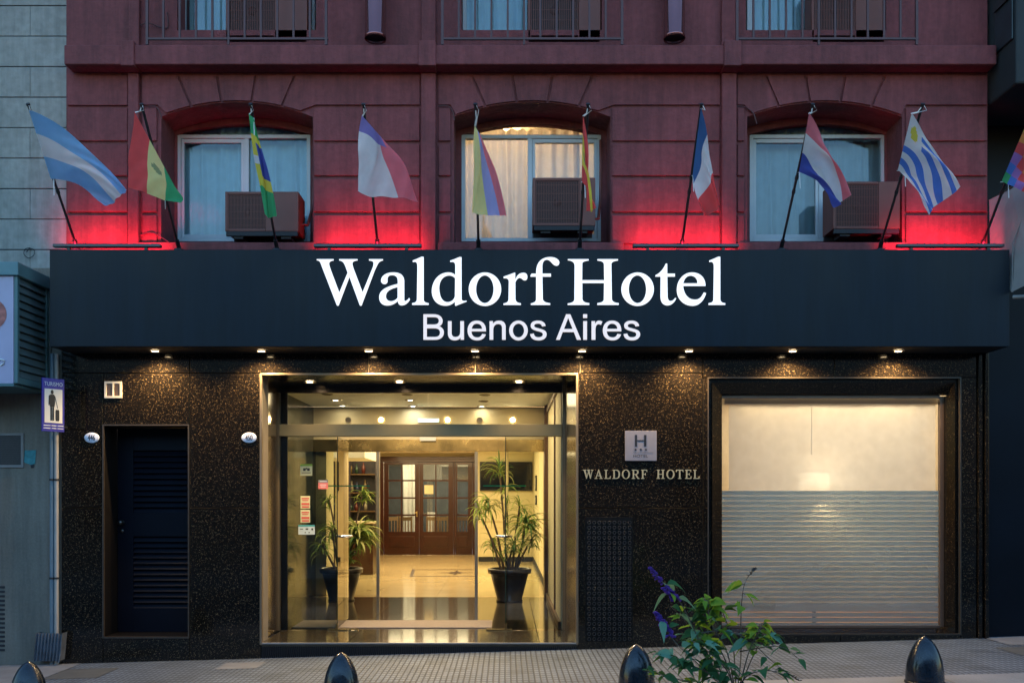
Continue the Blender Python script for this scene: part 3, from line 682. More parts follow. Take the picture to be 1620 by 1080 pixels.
# wooden doors at the back
wd = thing('wooden_doors', ((GX(678, YW)), YW - .06, zf), 'dark mahogany glazed doors at the back of the lobby', 'doors')
Yw = YW - .12
def wbox(mb, p0, q0, p1, q1, y=0, th=.05): mb.box(GX(p0, Yw), GX(p1, Yw), Yw + y, Yw + y + th, GZ(q1, Yw), GZ(q0, Yw))
m = MB(); wbox(m, 598, 722, 756, 730.5, -.03, .1); wbox(m, 598, 731, 607, 877, -.03, .1); wbox(m, 747.5, 731, 756, 877, -.03, .1); wbox(m, 717.5, 731, 720, 877, -.03, .1)
m.build('frame', WOOD, wd, bevel=.01)
leafs = [(607.5, 663, [(615, 634.5), (636.5, 656.5)]), (663.5, 717, [(669.5, 688.5), (690.5, 709.5)]), (720.5, 747, [(723.5, 740.5)])]
rowsd = [(734.5, 758.5), (761, 786), (788.5, 813), (815.5, 840.5)]
for li, (l0, l1, cols) in enumerate(leafs):
    holes_ = []
    for (c0, c1) in cols:
        for (r0, r1) in rowsd: holes_.append([(GX(c0, Yw), GZ(r1, Yw)), (GX(c0, Yw), GZ(r0, Yw)), (GX(c1, Yw), GZ(r0, Yw)), (GX(c1, Yw), GZ(r1, Yw))])
    m = MB(); m.shape([[(GX(l0, Yw), GZ(877, Yw)), (GX(l1, Yw), GZ(877, Yw)), (GX(l1, Yw), GZ(731, Yw)), (GX(l0, Yw), GZ(731, Yw))]] + holes_, Yw, Yw + .05)
    wbox(m, cols[0][0] + 1, 848, cols[-1][1] - 1, 865, -.015, .0149)
    lf = m.build('leaf', WOOD, wd, bevel=.008)
    m = MB(); wbox(m, cols[0][0], 734.5, cols[-1][1], 840.5, .02, .008); m.build('pane', glass('beveled_glass', (.8, .85, .85), refl=1.5), lf)
    if li == 0:
        m = MB(); m.box(GX(659, Yw), GX(660.5, Yw), Yw - .02, Yw, GZ(817, Yw), GZ(808, Yw)); m.tube([(GX(659.8, Yw), Yw - .04, GZ(810.5, Yw)), (GX(656, Yw), Yw - .04, GZ(810.5, Yw))], .012, 8); m.build('handle', BRASS, lf)
    if li == 1:
        m = MB(); wbox(m, 671.5, 767, 685.5, 781, -.008, .006); tag(m.build('paper_notice', pm('notice_paper', (.75, .65, .4), .7)), 'small cream notice stuck on a pane of the mahogany doors', 'notice')
# dining room behind: back wall, curtain panel, chairs and tables
m = MB(); m.box(-4.2, -.1, YW + 3.2, YW + 3.3, zf, zc2 + .25); m.box(-4.2, -4.1, YW + .15, YW + 3.2, zf, zc2 + .25); m.box(-.2, -.1, YW + .15, YW + 3.2, zf, zc2 + .25)
m.build('dining_wall', pm('dining_wall_paint', (.055, .065, .08), .6, var=.5, scale=3), hotel)
for (pa, pb, lab) in ((637, 657, 'cream curtain beyond the left mahogany door'), (676, 690, 'cream curtain beyond the middle mahogany door')):
    curtain(GX(pa, YW + 2.6), GX(pb, YW + 2.6), zf + .1, zf + 2.5 if pa < 650 else zf + 1.1, YW + 2.6, MC[1], lab)
def chair(loc, rz, label):
    t = thing('dining_chair', (0, 0, 0), label, 'chair', 'chairs beyond the mahogany doors')
    m = MB(); m.box(-.21, .21, -.2, .2, .43, .47); m.build('seat', pm('chair_red', (.16, .02, .03), .7), t)
    for sx in (-.18, .18):
        for sy in (-.17, .17):
            m = MB(); m.tube([(sx, sy, 0), (sx, sy, .43)], .018, 6); m.build('leg', WOOD, t)
    m = MB(); m.box(-.2, -.16, .17, .2, .47, 1.0); m.box(.16, .2, .17, .2, .47, 1.0); m.box(-.16, .16, .175, .195, .88, .98)
    for k in range(3): m.box(-.1 + k * .09, -.07 + k * .09, .18, .19, .471, .88)
    m.build('backrest', pm('pale_wood', (.4, .25, .12), .5), t)
    t.location = loc; t.rotation_euler.z = rz; return t
for i, (px, Y, rz, lb) in enumerate(((622, 17.0, .4, 'dining chair seen through the leftmost column of panes'), (646, 17.3, 2.8, 'dining chair seen beside the cream curtain beyond the left door'), (680, 17.1, -.4, 'dining chair seen through the middle mahogany leaf'), (700, 17.5, 3.0, 'dining chair seen through the right panes of the middle leaf'), (732, 17.1, .2, 'dining chair seen through the narrow right leaf'))):
    chair((GX(px, Y), Y, zf), rz, lb)
# television on the cream wall
tv = thing('television', (GX(800, YB - .06), YB - .06, GZ(776, YB - .06)), 'black flat television on the cream lobby wall behind the right sliding glass', 'television')
m = MB(); m.pbox(759, 730, 842, 776, YB - .06, .05); m.build('housing', BLACK, tv, bevel=.006)
m = MB(); m.pbox(760.5, 731.5, 840.5, 774, YB - .064, .003); m.build('screen', pm('tv_screen', (.01, .012, .016), .08), tv)
for (q, p) in ((746, 744), ):
    pass
for i, (p0, q0, p1, q1, lb) in enumerate(((845, 752, 850, 776, 'small framed picture, upper one right of the television'), (845, 783, 850, 798, 'small framed picture, lower one right of the television'))):
    Y = 10.6
    t = thing('picture_frame', (LX1, Y, 1.8), lb, 'picture')
    z0_, z1_ = GZ(q1, Y), GZ(q0, Y)
    m = MB(); m.box(LX1 - .03, LX1 - .002, Y - .25, Y + .25, z0_, z1_); m.build('frame', BLACKM, t)
    m = MB(); m.box(LX1 - .032, LX1 - .0305, Y - .2, Y + .2, z0_ + .04, z1_ - .04); m.build('print', pm('print_paper', (.4, .36, .3), .6), t)
# reception side: counter, back shelves, bottles
rc = thing('reception_desk', (GX(540, 9), 9, zf), 'dark wood reception desk with a pale top, left of the lobby', 'desk')
m = MB(); m.box(GX(500, 9), GX(590, 9), 9, 9.6, zf, zf + 1.0); m.build('body', WOOD, rc, bevel=.01)
m = MB(); m.box(GX(498, 9), GX(592, 9), 8.93, 9.65, zf + 1.001, zf + 1.04); m.build('counter_top', pm('counter_stone', (.6, .5, .35), .3), rc, bevel=.008)
sh = thing('shelf_unit', (GX(560, 12), 12, zf), 'dark shelf unit behind the reception desk', 'shelves')
m = MB(); xa, xb = GX(515, 12), GX(597, 12)
m.box(xa, xb, 12.35, 12.4, zf, zf + 2.45); m.box(xa, xa + .05, 12, 12.35, zf, zf + 2.45); m.box(xb - .05, xb, 12, 12.35, zf, zf + 2.45)
m.box(GX(552, 12), GX(554, 12), 12, 12.35, zf, zf + 2.45)
m.build('carcass', pm('blue_dark_wood', (.035, .03, .045), .35, var=.4), sh)
for k in range(5):
    m = MB(); m.box(xa + .051, xb - .051, 12.02, 12.34, zf + .35 + k * .42, zf + .38 + k * .42); m.build('shelf', pm('shelf_wood', (.09, .05, .022), .4), sh)
cols_ = [(.14, .09, .03), (.02, .05, .03), (.10, .02, .015), (.22, .19, .14), (.03, .04, .09)]
bmats = [pm('ware_%d' % i, c_, .25) for i, c_ in enumerate(cols_)]
words = ['amber', 'green', 'red', 'cream', 'blue']
rowname = ['lowest', 'second', 'middle', 'fourth', 'top']
for k in range(5):
    nb = 5
    for j in range(nb):
        xx = xa + .18 + (xb - xa - .36) * (j + random.random() * .5) / nb; ci = (j + 2 * k) % 5
        m = MB(); h = random.uniform(.16, .3); m.lathe((xx, 12.15, zf + .3805 + k * .42), [(.001, 0), (.04, 0), (.042, h * .6), (.015, h * .75), (.014, h), (.001, h)], 12)
        tag(m.build('bottle', bmats[ci]), '%s bottle on the %s shelf behind the reception desk' % (words[ci], rowname[k]), 'bottle', 'bottles on the reception shelves')
m = MB(); m.box(GX(530, 7.5), GX(545, 7.5), 7.5, 7.8, zf, zc2 + .24); m.build('lobby_column', CREAM, hotel)
m = MB(); m.box(GX(546, 6.6), GX(547.5, 6.6), 6.6, 6.65, zf, zc2 + .24); m.build('brass_strip', BRASS, hotel)
m = MB(); m.box(GX(500, 6), GX(577, 6), 6.0, 7.4, GZ(724, 6), zc2 + .24); m.build('dropped_ceiling', CEIL, hotel)

# ------------------------------------------------ lamps of the entrance
WARM = (1.0, .66, .30)
BULB = emit('lamp_lens', (1, .74, .42), 22); BULBW = emit('lamp_lens_pale', (1, .88, .66), 20)
RIM = pm('lamp_rim', (.25, .20, .14), .3, metal=.8)
DARKL = pm('unlit_lens', (.09, .07, .05), .4)
def downlight(p, lit, label, group, r=.045, axis='z', energy=0, angle=100, lens=None, col=WARM):
    t = thing('ceiling_spotlight' if group != 'canopy' else 'canopy_spotlight', p, label, 'spotlight', 'spotlights under the canopy' if group == 'canopy' else 'spotlights of the entrance ceilings')
    s_ = -1
    m = MB(); m.lathe(p, [(r * 1.35, -.001), (r * 1.35, -.010), (r * 1.0, -.014), (r * .98, -.003)] if axis == 'z' else [(r * 1.35, -.001), (r * 1.35, -.012), (r, -.016), (r * .98, -.003)], 24, axis)
    m.build('rim', RIM, t)
    m = MB(); q = Vector(p) + (Vector((0, 0, -.006)) if axis == 'z' else Vector((0, -.006, 0))); m.disc(q, r * .97, 20, axis); m.build('lens', (lens or BULB) if lit else DARKL, t)
    if energy:
        lp = Vector(p) + (Vector((0, 0, -.03)) if axis == 'z' else Vector((0, -.03, 0)))
        lamp('spot_light', 'SPOT', lp, energy, col, t, .02, rot=(0, 0, 0) if axis == 'z' else (R(-60), 0, 0), angle=angle, blend=.75)
    return t
ords = ['leftmost', 'second from the left', 'third from the left', 'fourth from the left', 'fourth from the right', 'third from the right', 'second from the right', 'rightmost']
zs_c = GZ(548, -.44)
for i, px in enumerate((245.5, 413.5, 583.5, 751.5, 921, 1090, 1254, 1421)):
    downlight((GX(px, -.19), -.19, zs_c), True, 'glowing spotlight under the canopy, %s of eight' % ords[i], 'canopy', .045, energy=74, angle=148)
for i, px in enumerate((490, 632, 821)):
    downlight((GX(px, .6), .6, ztop), True, 'lit spotlight in the entrance soffit, %s of three' % ('left', 'middle', 'right')[i], 'entrance', .05, energy=9, angle=120)
zc_ = zc
def at_ceiling(px, py): d = 1.40 * F / (HY - py); return ((px - VX) / F * d, d - CD, zc)
k = 0
for (px, py, lit, lab) in ((508, 618, 1, 'lit spotlight, left one of the front row in the vestibule ceiling'), (641, 618.5, 1, 'lit spotlight, middle one of the front row in the vestibule ceiling'), (814, 619, 1, 'lit spotlight, right one of the front row in the vestibule ceiling'),
        (518, 623, 0, 'dark unlit ceiling fitting beside the left front spotlight'), (644, 623.5, 0, 'dark unlit ceiling fitting beside the middle front spotlight'), (767, 624, 0, 'dark unlit ceiling fitting left of the right front spotlight'),
        (531, 632, 1, 'dim spotlight, left one of the middle row in the vestibule ceiling'), (649, 632, 1, 'dim spotlight, middle one of the middle row in the vestibule ceiling'), (765, 634, 0, 'unlit fitting of the middle row in the vestibule ceiling'),
        (542, 641, 1, 'small lit spotlight at the back left of the vestibule ceiling'), (653, 641.5, 2, 'brightest white spotlight at the back of the vestibule ceiling'), (762, 642, 1, 'small lit spotlight at the back right of the vestibule ceiling')):
    downlight(at_ceiling(px, py), bool(lit), lab, 'entrance', .055, energy=((5 if py < 630 else 1.6) if lit else 0), angle=130, lens=(emit('bright_lens', (1, .97, .9), 30) if lit == 2 else BULBW))
for (px, lit, lab) in ((551, 0, 'unlit round eyeball lamp, leftmost on the beige bulkhead'), (603, 1, 'lit round eyeball lamp, second on the beige bulkhead'), (708, 1, 'lit round eyeball lamp right of the exit sign'), (759, 0, 'unlit round eyeball lamp between two lit ones on the bulkhead'), (811, 1, 'lit round eyeball lamp, rightmost on the beige bulkhead'), ):
    downlight(tuple(W(px, 664, YD - .003)), bool(lit), lab, 'entrance', .034, 'y', energy=(3 if lit else 0), angle=120, lens=emit('eyeball_lens', (1, .75, .35), 45))
es = thing('exit_sign', W(677, 664, YD - .08), 'pale green lit exit panel on the bulkhead above the sliding doors', 'sign')
m = MB(); m.pbox(661, 661.5, 695, 668, YD - .05, .045); m.build('housing', WHITE, es, bevel=.004)
m = MB(); m.pbox(662, 662.2, 694, 667.3, YD - .054, .003); m.build('panel', emit('exit_panel', (.45, .85, .70), .9), es)
for (px, py, Yc, e_, sx, sy) in ((690, 0, 3.0, 34, 2.6, 2.4),):
    lamp('vestibule_light', 'AREA', (GX(px, 3), 2.9, zc - .03), e_ * 1.5, (1, .76, .44), hotel, sx, sy)  # unseen area light added beside the vestibule's ceiling spots
lamp('lobby_light', 'AREA', (-1.6, 8.8, zc2 + .22), 180, (1, .77, .40), hotel, 3.4, 6.5)  # unseen area lights for lobby, reception and dining room, added in place of spots
lamp('reception_light', 'AREA', (-3.9, 10.5, zc2 + .20), 30, (1, .70, .36), hotel, 2.6, 3.0)
lamp('lobby_back_light', 'AREA', (-2.0, 14.2, zc2 + .20), 35, (1, .72, .38), hotel, 2.2, 1.6)
lamp('dining_light', 'AREA', (-2.2, YW + 1.6, zc2 + .20), 130, (1, .74, .42), hotel, 2.5, 1.5)

# ------------------------------------------------ stickers, doormat, potted plants
def sticker(p0, q0, p1, q1, base, label, marks):
    t = thing('sticker', W((p0 + p1) / 2, q1, YG + .012), label, 'sticker', 'stickers on the left entrance glass')
    m = MB(); m.pbox(p0, q0, p1, q1, YG + .014, .003); m.build('sheet', base, t)
    for i, (mt, bars) in enumerate(marks):
        m = MB()
        for (a, b, c_, d_) in bars: m.pbox(a, b, c_, d_, YG + .0125 - i * .0003, .001)
        m.build('print', mt, t)
PAPER = pm('sticker_cream', (.62, .62, .36), .6); PAPW = pm('sticker_white', (.55, .66, .66), .6); GRN = pm('sticker_green', (.25, .42, .06), .6); RED = pm('sticker_red', (.6, .10, .08), .6)
PINK = pm('sticker_pink', (.75, .2, .18), .6); TEAL = pm('sticker_teal', (.06, .35, .35), .6); DK = pm('sticker_ink', (.04, .04, .03), .6)
sticker(475, 734, 494, 752, PAPER, 'cream square sticker with a green top edge, top one on the left entrance glass', [(GRN, [(475, 733.8, 494, 737)]), (DK, [(479.5, 740.2, 483.5, 744.4), (486, 740.2, 490, 744.4), (483.6, 739.6, 485.9, 742), (477, 747, 491.5, 748)])])
sticker(503.5, 759, 519, 773, PINK, 'pink sticker with a grey top edge right of the cream stickers', [(pm('sticker_grey', (.25, .25, .24), .6), [(503.5, 758.8, 519, 763)]), (WHITE, [(506, 760.5, 517, 761.6), (506, 766, 516, 767), (507, 769, 515, 770)])])
for (q0, lab) in ((784, 'cream sticker printed with red lines, upper of the pair on the left glass'), (806, 'cream sticker printed with red lines, lower of the pair on the left glass')):
    sticker(475.5, q0, 490.5, q0 + 20, PAPER, lab, [(RED, [(477, q0 + 3, 489, q0 + 5.2), (478, q0 + 6.4, 488, q0 + 8), (476.8, q0 + 11, 489.5, q0 + 14.5), (477.5, q0 + 16, 489, q0 + 18.6)])])
sticker(472, 830, 498, 845, PAPW, 'wide white sticker with a teal top edge, lowest one on the left glass', [(TEAL, [(472, 829.8, 498, 832.4)]), (DK, [(474.5, 835.8, 479.5, 837), (483.5, 835.2, 487.5, 837.4), (492.5, 835, 495.5, 838), (482, 841, 484, 842.6), (488, 841, 490, 842.6)])])
m = MB(); xa = GX(463, 1.18); xb = GX(778, 1.18)
m.box(xa, xb, 1.12, 1.78, zf + .001, zf + .012)
tag(m.build('doormat', pm('grey_mat', (.30, .25, .21), .95, var=.15, scale=30, bump=.8, bscale=200), bevel=.003), 'flat grey-brown doormat on the dark vestibule tiles', 'doormat')

def leaf_strip(mb, base, az, length, w, up, droop, n=7, mi=0):
    d = Vector((math.cos(az), math.sin(az), 0)); side = Vector((-math.sin(az), math.cos(az), 0)); vs = []; fs = []
    el = up; p = Vector(base)
    for k in range(n + 1):
        t = k / n; ww = w * (math.sin(math.pi * min(1, t * .9 + .12)) ** .7) * (1 if t < .97 else .15)
        lift = Vector((0, 0, ww * .25))
        vs += [p - side * ww / 2 + lift, p, p + side * ww / 2 + lift]
        p = p + (d * math.cos(el) + Vector((0, 0, 1)) * math.sin(el)) * (length / n); el -= droop / n
    for k in range(n):
        a = k * 3; fs += [(a, a + 1, a + 4, a + 3), (a + 1, a + 2, a + 5, a + 4)]
    mb.add(vs, fs, True, mi)
LEAF1 = cloth('dracaena_leaf', (.30, .40, .10), .3); LEAF1b = cloth('dracaena_leaf_pale', (.50, .52, .20), .3)
LEAF2 = cloth('dracaena_leaf_dark', (.12, .22, .08), .3)
def potted(px, Y, label, heads, seed, potw):
    rnd = random.Random(seed); x = GX(px, Y); t = thing('potted_plant', (x, Y, zf), label, 'potted plant')
    k = potw
    m = MB(); m.lathe((x, Y, zf + .001), [(.001, 0), (k * .62, 0), (k * .66, .015), (k * .60, .03), (k * .92, .40), (k * .97, .405), (k * 1.04, .41), (k * 1.06, .47), (k * 1.0, .48), (k * .93, .47), (k * .9, .43)], 36)
    m.build('pot', pm('black_pot', (.018, .016, .018), .28, var=.2), t)
    m = MB(); m.disc((x, Y, zf + .435), k * .9); m.build('soil', pm('potting_soil', (.03, .02, .012), .95), t)
    tr = MB(); lf = MB()
    for (hx, hy, hd, n, L_, w, lift) in heads:
        top = Vector((GX(hx, Y + hd), Y + hd, GZ(hy, Y + hd))); b0 = Vector((x + (top.x - x) * .25, Y + hd * .3, zf + .43))
        mid = (b0 + top) / 2 + Vector((rnd.uniform(-.04, .04), 0, 0))
        tr.tube([b0, mid, top], [.02, .016, .012], 8)
        for q in range(int(n * 2.3)):
            az = rnd.uniform(0, 2 * math.pi); 
            leaf_strip(lf, top + Vector((0, 0, rnd.uniform(-.16, .05))), az, L_ * rnd.uniform(.6, 1.2), w * rnd.uniform(.7, 1.15), rnd.uniform(lift - .4, lift + .6), rnd.uniform(1.3, 2.6), mi=rnd.choice((0, 0, 1, 2)))
    tr.build('trunk', pm('plant_trunk', (.10, .07, .045), .8, var=.3, scale=30), t)
    lf.build('foliage', [LEAF1, LEAF1b, LEAF2], t)
potted(540, 4.15, 'black potted dracaena left of the sliding doors', [(566, 842, -.1, 42, .42, .036, .7), (572, 848, .05, 26, .36, .034, .5), (525, 838, .1, 26, .34, .022, .6), (510, 860, 0, 18, .3, .02, .5), (573, 783, .2, 16, .26, .026, .7), (553, 880, -.1, 20, .26, .026, .8), (521, 790, .1, 12, .25, .02, .6)], 3, .30)
potted(806, 4.05, 'black potted dracaena with a taller trunk right of the sliding doors', [(790, 742, .1, 20, .34, .02, .9), (772, 792, 0, 22, .34, .024, .4), (757, 806, -.1, 14, .26, .024, .3), (833, 828, 0, 34, .38, .034, .6), (822, 800, .1, 18, .34, .02, .6), (812, 862, -.1, 26, .28, .026, .6), (780, 858, .1, 22, .28, .02, .5), (842, 850, 0, 18, .26, .024, .5), (800, 775, .1, 14, .26, .018, .6)], 5, .30)

# ------------------------------------------------ shop window on the right
YP = .20
ox0, ox1, oz0, oz1 = GX(1120), GX(1520), GZ(1003), GZ(597)
ix0, ix1, iz0, iz1 = GX(1140, YP), GX(1487.5, YP), GZ(991, YP), GZ(627, YP)
m = MB()
def ring(a, b, ya, yb):
    A = [(a[0], ya, a[2]), (a[1], ya, a[2]), (a[1], ya, a[3]), (a[0], ya, a[3])]; B = [(b[0], yb, b[2]), (b[1], yb, b[2]), (b[1], yb, b[3]), (b[0], yb, b[3])]
    m.add(A + B, [(0, 1, 5, 4), (1, 2, 6, 5), (2, 3, 7, 6), (3, 0, 4, 7)])
o_ = (ox0, ox1, oz0, oz1); s1 = (ox0 + .05, ox1 - .05, oz0 + .012, oz1 - .05); s2 = (ix0 - .005, ix1 + .03, iz0 - .01, iz1 + .02)
ring(o_, o_, 0.0, .05); ring(o_, s1, .05, .051); ring(s1, s1, .051, .02); ring(s1, s2, .02, .12); ring(s2, s2, .12, .3)
sw = m.build('shop_window', granite('dark_frame_granite', .16, .45), hotel)
m = MB(); e = .008
for bx_ in ((ox0 - .004, ox0 + e, oz0 - .004, oz1 + .004), (ox1 - e, ox1 + .004, oz0 - .004, oz1 + .004), (ox0 + e, ox1 - e, oz1 - e, oz1 + .004), (ox0 + e, ox1 - e, oz0 - .004, oz0 + e)): m.box(bx_[0], bx_[1], -.004, .03, bx_[2], bx_[3])
m.build('edge_trim', GRAN_E, sw)
m = MB()
for bx_ in ((ix0 - .004, ix0 + .012, iz0, iz1), (ix1 - .012, ix1 + .03, iz0, iz1), (ix0 + .012, ix1 - .012, iz1 - .02, iz1 + .019), (ix0 + .012, ix1 - .012, iz0 - .009, iz0 + .02)): m.box(bx_[0], bx_[1], YP - .02, YP + .03, bx_[2], bx_[3])
m.build('frame', pm('brown_frame', (.16, .11, .08), .3, metal=.5), sw, bevel=.003)
m = MB(); m.box(ix0, ix1, YP, YP + .008, iz0, iz1); m.build('pane', glass('shop_glass', (.92, .95, .95), refl=1.3, wav=.4), sw)
m = MB(); py = 776.0; per = 8.0
FR = None
while py < 985:
    h = 7.2
    m.box(ix0 + .012, ix1 - .014, YP + .0085, YP + .0095, GZ(py + h, YP), GZ(py, YP)); py += per
def frosted():
    mt, nt, b = _nt('frosted_film'); L = nt.links.new; out = nt.nodes['Material Output']; nt.nodes.remove(b)
    df = nt.nodes.new('ShaderNodeBsdfDiffuse'); df.inputs[0].default_value = (.86, .95, .95, 1)
    tl = nt.nodes.new('ShaderNodeBsdfTranslucent'); tl.inputs[0].default_value = (.80, .90, .92, 1)
    tr = nt.nodes.new('ShaderNodeBsdfTransparent'); tr.inputs[0].default_value = (.9, .93, .92, 1)
    a = nt.nodes.new('ShaderNodeMixShader'); a.inputs[0].default_value = .42; L(df.outputs[0], a.inputs[1]); L(tl.outputs[0], a.inputs[2])
    c = nt.nodes.new('ShaderNodeMixShader'); c.inputs[0].default_value = .2; L(a.outputs[0], c.inputs[1]); L(tr.outputs[0], c.inputs[2]); L(c.outputs[0], out.inputs[0])
    return mt
m.build('frosted_film', frosted(), sw)
# room behind the shop window
m = MB(); rx0, rx1, rz0, rz1 = ix0 - .25, ix1 + .25, iz0 - .15, iz1 + .35
for q in ((rx0 - .05, rx0, .31, 3.2, rz0, rz1), (rx1, rx1 + .05, .31, 3.2, rz0, rz1), (rx0, rx1, 3.2, 3.25, rz0, rz1), (rx0, rx1, .31, 3.2, rz1, rz1 + .05)): m.box(*q)
m.box(rx0, ix0 - .01, .301, .32, rz0, rz1); m.box(ix1 + .032, rx1, .301, .32, rz0, rz1); m.box(ix0 - .01, ix1 + .032, .301, .32, iz1 + .021, rz1)
m.build('lounge_wall', pm('lounge_wall_paint', (.62, .50, .33), .8), hotel)
m = MB()
k = .31
while k < 3.2: m.box(rx0, rx1, k, k + .115, rz0 + .08, rz0 + .12); k += .12
m.build('lounge_floor', WOODL, hotel)
# blind
YBL = .42
bl = thing('roller_blind', (GX(1310, YBL), YBL, GZ(636, YBL)), 'cream roller blind filling the lit shop window', 'blind')
m = MB()
bx0, bx1 = GX(1153, YBL), GX(1480, YBL); bz0 = GZ(958, YBL); bz1 = GZ(640, YBL)
n = 40; vs = []; fs = []
for j in range(2):
    for i in range(n + 1):
        u = i / n; yy = YBL + .006 * math.sin(u * 19) + .014 * math.exp(-((u - .9) / .03) ** 2) - .01 * math.exp(-((u - .93) / .02) ** 2)
        vs.append((bx0 + (bx1 - bx0) * u, yy, bz0 if j == 0 else bz1))
for i in range(n): fs.append((i, i + 1, n + 2 + i, n + 1 + i))
m.add(vs, fs, True); m.build('fabric', cloth('blind_fabric', (.84, .82, .78), .62, .05), bl)
m = MB(); m.box(bx0 - .06, bx1 + .02, YBL - .05, YBL + .04, bz1, bz1 + .07); m.build('head_rail', WHITE, bl, bevel=.005)
m = MB(); m.box(bx0, bx1, YBL - .008, YBL + .008, bz0 - .02, bz0); m.build('bottom_bar', WHITE, bl)
m = MB(); m.tube([(GX(1284, .36), .36, bz1 + .02), (GX(1284, .36), .36, GZ(716, .36))], .0022, 6); m.lathe((GX(1284, .36), .36, GZ(716, .36) - .02), [(.001, 0), (.006, .004), (.004, .02), (.001, .024)], 8); m.build('cord', WHITE, bl)
lamp('blind_light', 'AREA', (GX(1310, .5), .62, GZ(632, .5) + .06), 5, (1, .66, .30), hotel, 2.0, .12, rot=(R(-8), 0, 0))
lamp('lounge_light', 'AREA', (GX(1310, 1.8), 1.9, rz1 - .05), 42, (1, .88, .70), hotel, 2.2, 1.8)
tl_ = thing('table_lamp', (GX(1288, .9), .9, rz0 + .12), 'lit table lamp with a square cream shade glowing through the blind', 'lamp')
lx, ly = GX(1288, .75), .75
m = MB(); m.lathe((lx, ly, GZ(800, ly)), [(.001, 0), (.05, 0), (.05, .01), (.012, .03), (.02, .08), (.010, .16), (.010, .2)], 16); m.build('base', BRASS, tl_)
m = MB(); m.lathe((lx, ly, GZ(775, ly)), [(.165, 0), (.155, (GZ(748, ly) - GZ(775, ly)))], 32); m.build('shade', emit('lamp_shade', (1, .78, .5), 1.6), tl_)
lamp('table_lamp_light', 'SPOT', (lx, YBL + .13, GZ(782, ly)), 13, (1, .66, .32), tl_, .04, angle=110, blend=.7)
tb = thing('side_table', (lx, ly, rz0 + .12), 'small round table under the glowing lamp behind the blind', 'table')
m = MB(); tz = GZ(800, ly); m.lathe((lx, ly, tz - .03), [(.001, 0), (.13, 0), (.14, .01), (.14, .028), (.001, .029)], 28); m.build('table_top', WOOD, tb)
m = MB(); m.tube([(lx, ly, rz0 + .121), (lx, ly, tz - .031)], .025, 10); m.build('leg', WOOD, tb)

# ================================================================== CANOPY AND LETTERS
YC = -.44
cx0, cx1, cz0, cz1 = GX(78.5, YC), GX(1597, YC), GZ(548, YC), GZ(395, YC)
can = thing('canopy', ((cx0 + cx1) / 2, YC / 2, cz0), 'long dark blue canopy fascia carrying the hotel name in white letters', 'canopy')
m = MB(); m.box(cx0, cx1, YC, YC + .03, cz0, cz1); m.box(cx0, cx0 + .03, YC + .031, -.03, cz0, cz1); m.box(cx1 - .03, cx1, YC + .031, -.03, cz0, cz1); m.box(cx0 + .031, cx1 - .031, YC + .031, -.025, cz1 - .03, cz1 - .001)
m.build('fascia', NAVY, can, bevel=.004)
m = MB(); m.box(cx0 + .031, cx1 - .031, YC + .031, -.001, cz0 + .001, cz0 + .03); m.build('soffit', SOFFIT, can)
LETM = pm('letter_white', (.72, .70, .70), .35, var=.03); LETM.node_tree.nodes['Principled BSDF'].inputs['Emission Color'].default_value = (.95, .96, 1, 1); LETM.node_tree.nodes['Principled BSDF'].inputs['Emission Strength'].default_value = .22 * LS * 1.6 * 1.5  # slight emission put into the letters for a front-lit look
LETB = pm('letter_steel', (.66, .60, .57), .4, var=.05); LETB.node_tree.nodes['Principled BSDF'].inputs['Emission Color'].default_value = (1, .82, .76, 1); LETB.node_tree.nodes['Principled BSDF'].inputs['Emission Strength'].default_value = .22 * LS * 1.6  # warm emission put into the city name too, so it looks lit
def letter(d, X0, Y0, sc, mat, th=.012, dx=0, extra=None):
    m = MB(); Y = YC - th - .012
    for dd in [d] + ([extra] if extra else []):
        cs = [[(GX(X0 + (x + dx) / sc, Y), GZ(Y0 + y / sc, Y)) for x, y in c] for c in path(dd)]
        m.shape(cs, Y, YC - .012)
    return m.build('letter', mat, can)
S1 = 10.125
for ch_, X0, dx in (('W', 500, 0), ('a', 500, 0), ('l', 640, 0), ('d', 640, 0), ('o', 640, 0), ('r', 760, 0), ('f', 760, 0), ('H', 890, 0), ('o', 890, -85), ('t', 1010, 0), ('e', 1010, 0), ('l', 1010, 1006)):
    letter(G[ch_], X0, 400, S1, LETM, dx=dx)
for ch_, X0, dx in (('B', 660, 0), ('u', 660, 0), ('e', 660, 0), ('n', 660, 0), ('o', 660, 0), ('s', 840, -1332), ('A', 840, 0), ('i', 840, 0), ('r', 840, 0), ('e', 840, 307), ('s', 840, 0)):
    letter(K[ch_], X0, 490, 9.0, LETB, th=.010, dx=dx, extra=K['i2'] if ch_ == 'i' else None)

# red wall washers on top of the canopy
for i, (a, b) in enumerate(((85, 255), (497, 667), (1001, 1168), (1418, 1587))):
    x0, x1 = GX(a, -.36), GX(b, -.36); z = GZ(392, -.36)
    t = thing('wall_washer', ((x0 + x1) / 2, -.36, z), 'slim black bar lamp washing the wall red, %s on the canopy' % ('leftmost', 'second from the left', 'third from the left', 'rightmost')[i], 'lamp', 'red wall washers on the canopy')
    m = MB(); m.box(x0, x1, -.39, -.33, z + .002, z + .034); m.build('housing', pm('washer_black', (.03, .04, .05), .25), t, bevel=.006)
    m = MB(); m.box(x0 + .02, x1 - .02, -.329, -.322, z + .008, z + .028); m.build('lens', emit('red_lens', (1, .02, .05), 3), t)
    for xx in (x0 + .15, x1 - .15): m = MB(); m.box(xx - .015, xx + .015, -.37, -.34, cz1, z + .002); m.build('bracket', BLACK, t)
    lamp('red_light', 'AREA', ((x0 + x1) / 2, -.29, z + .005), 5.6, (1, .018, .06), t, x1 - x0 - .02, .03, rot=(R(126), 0, 0), spread=104)

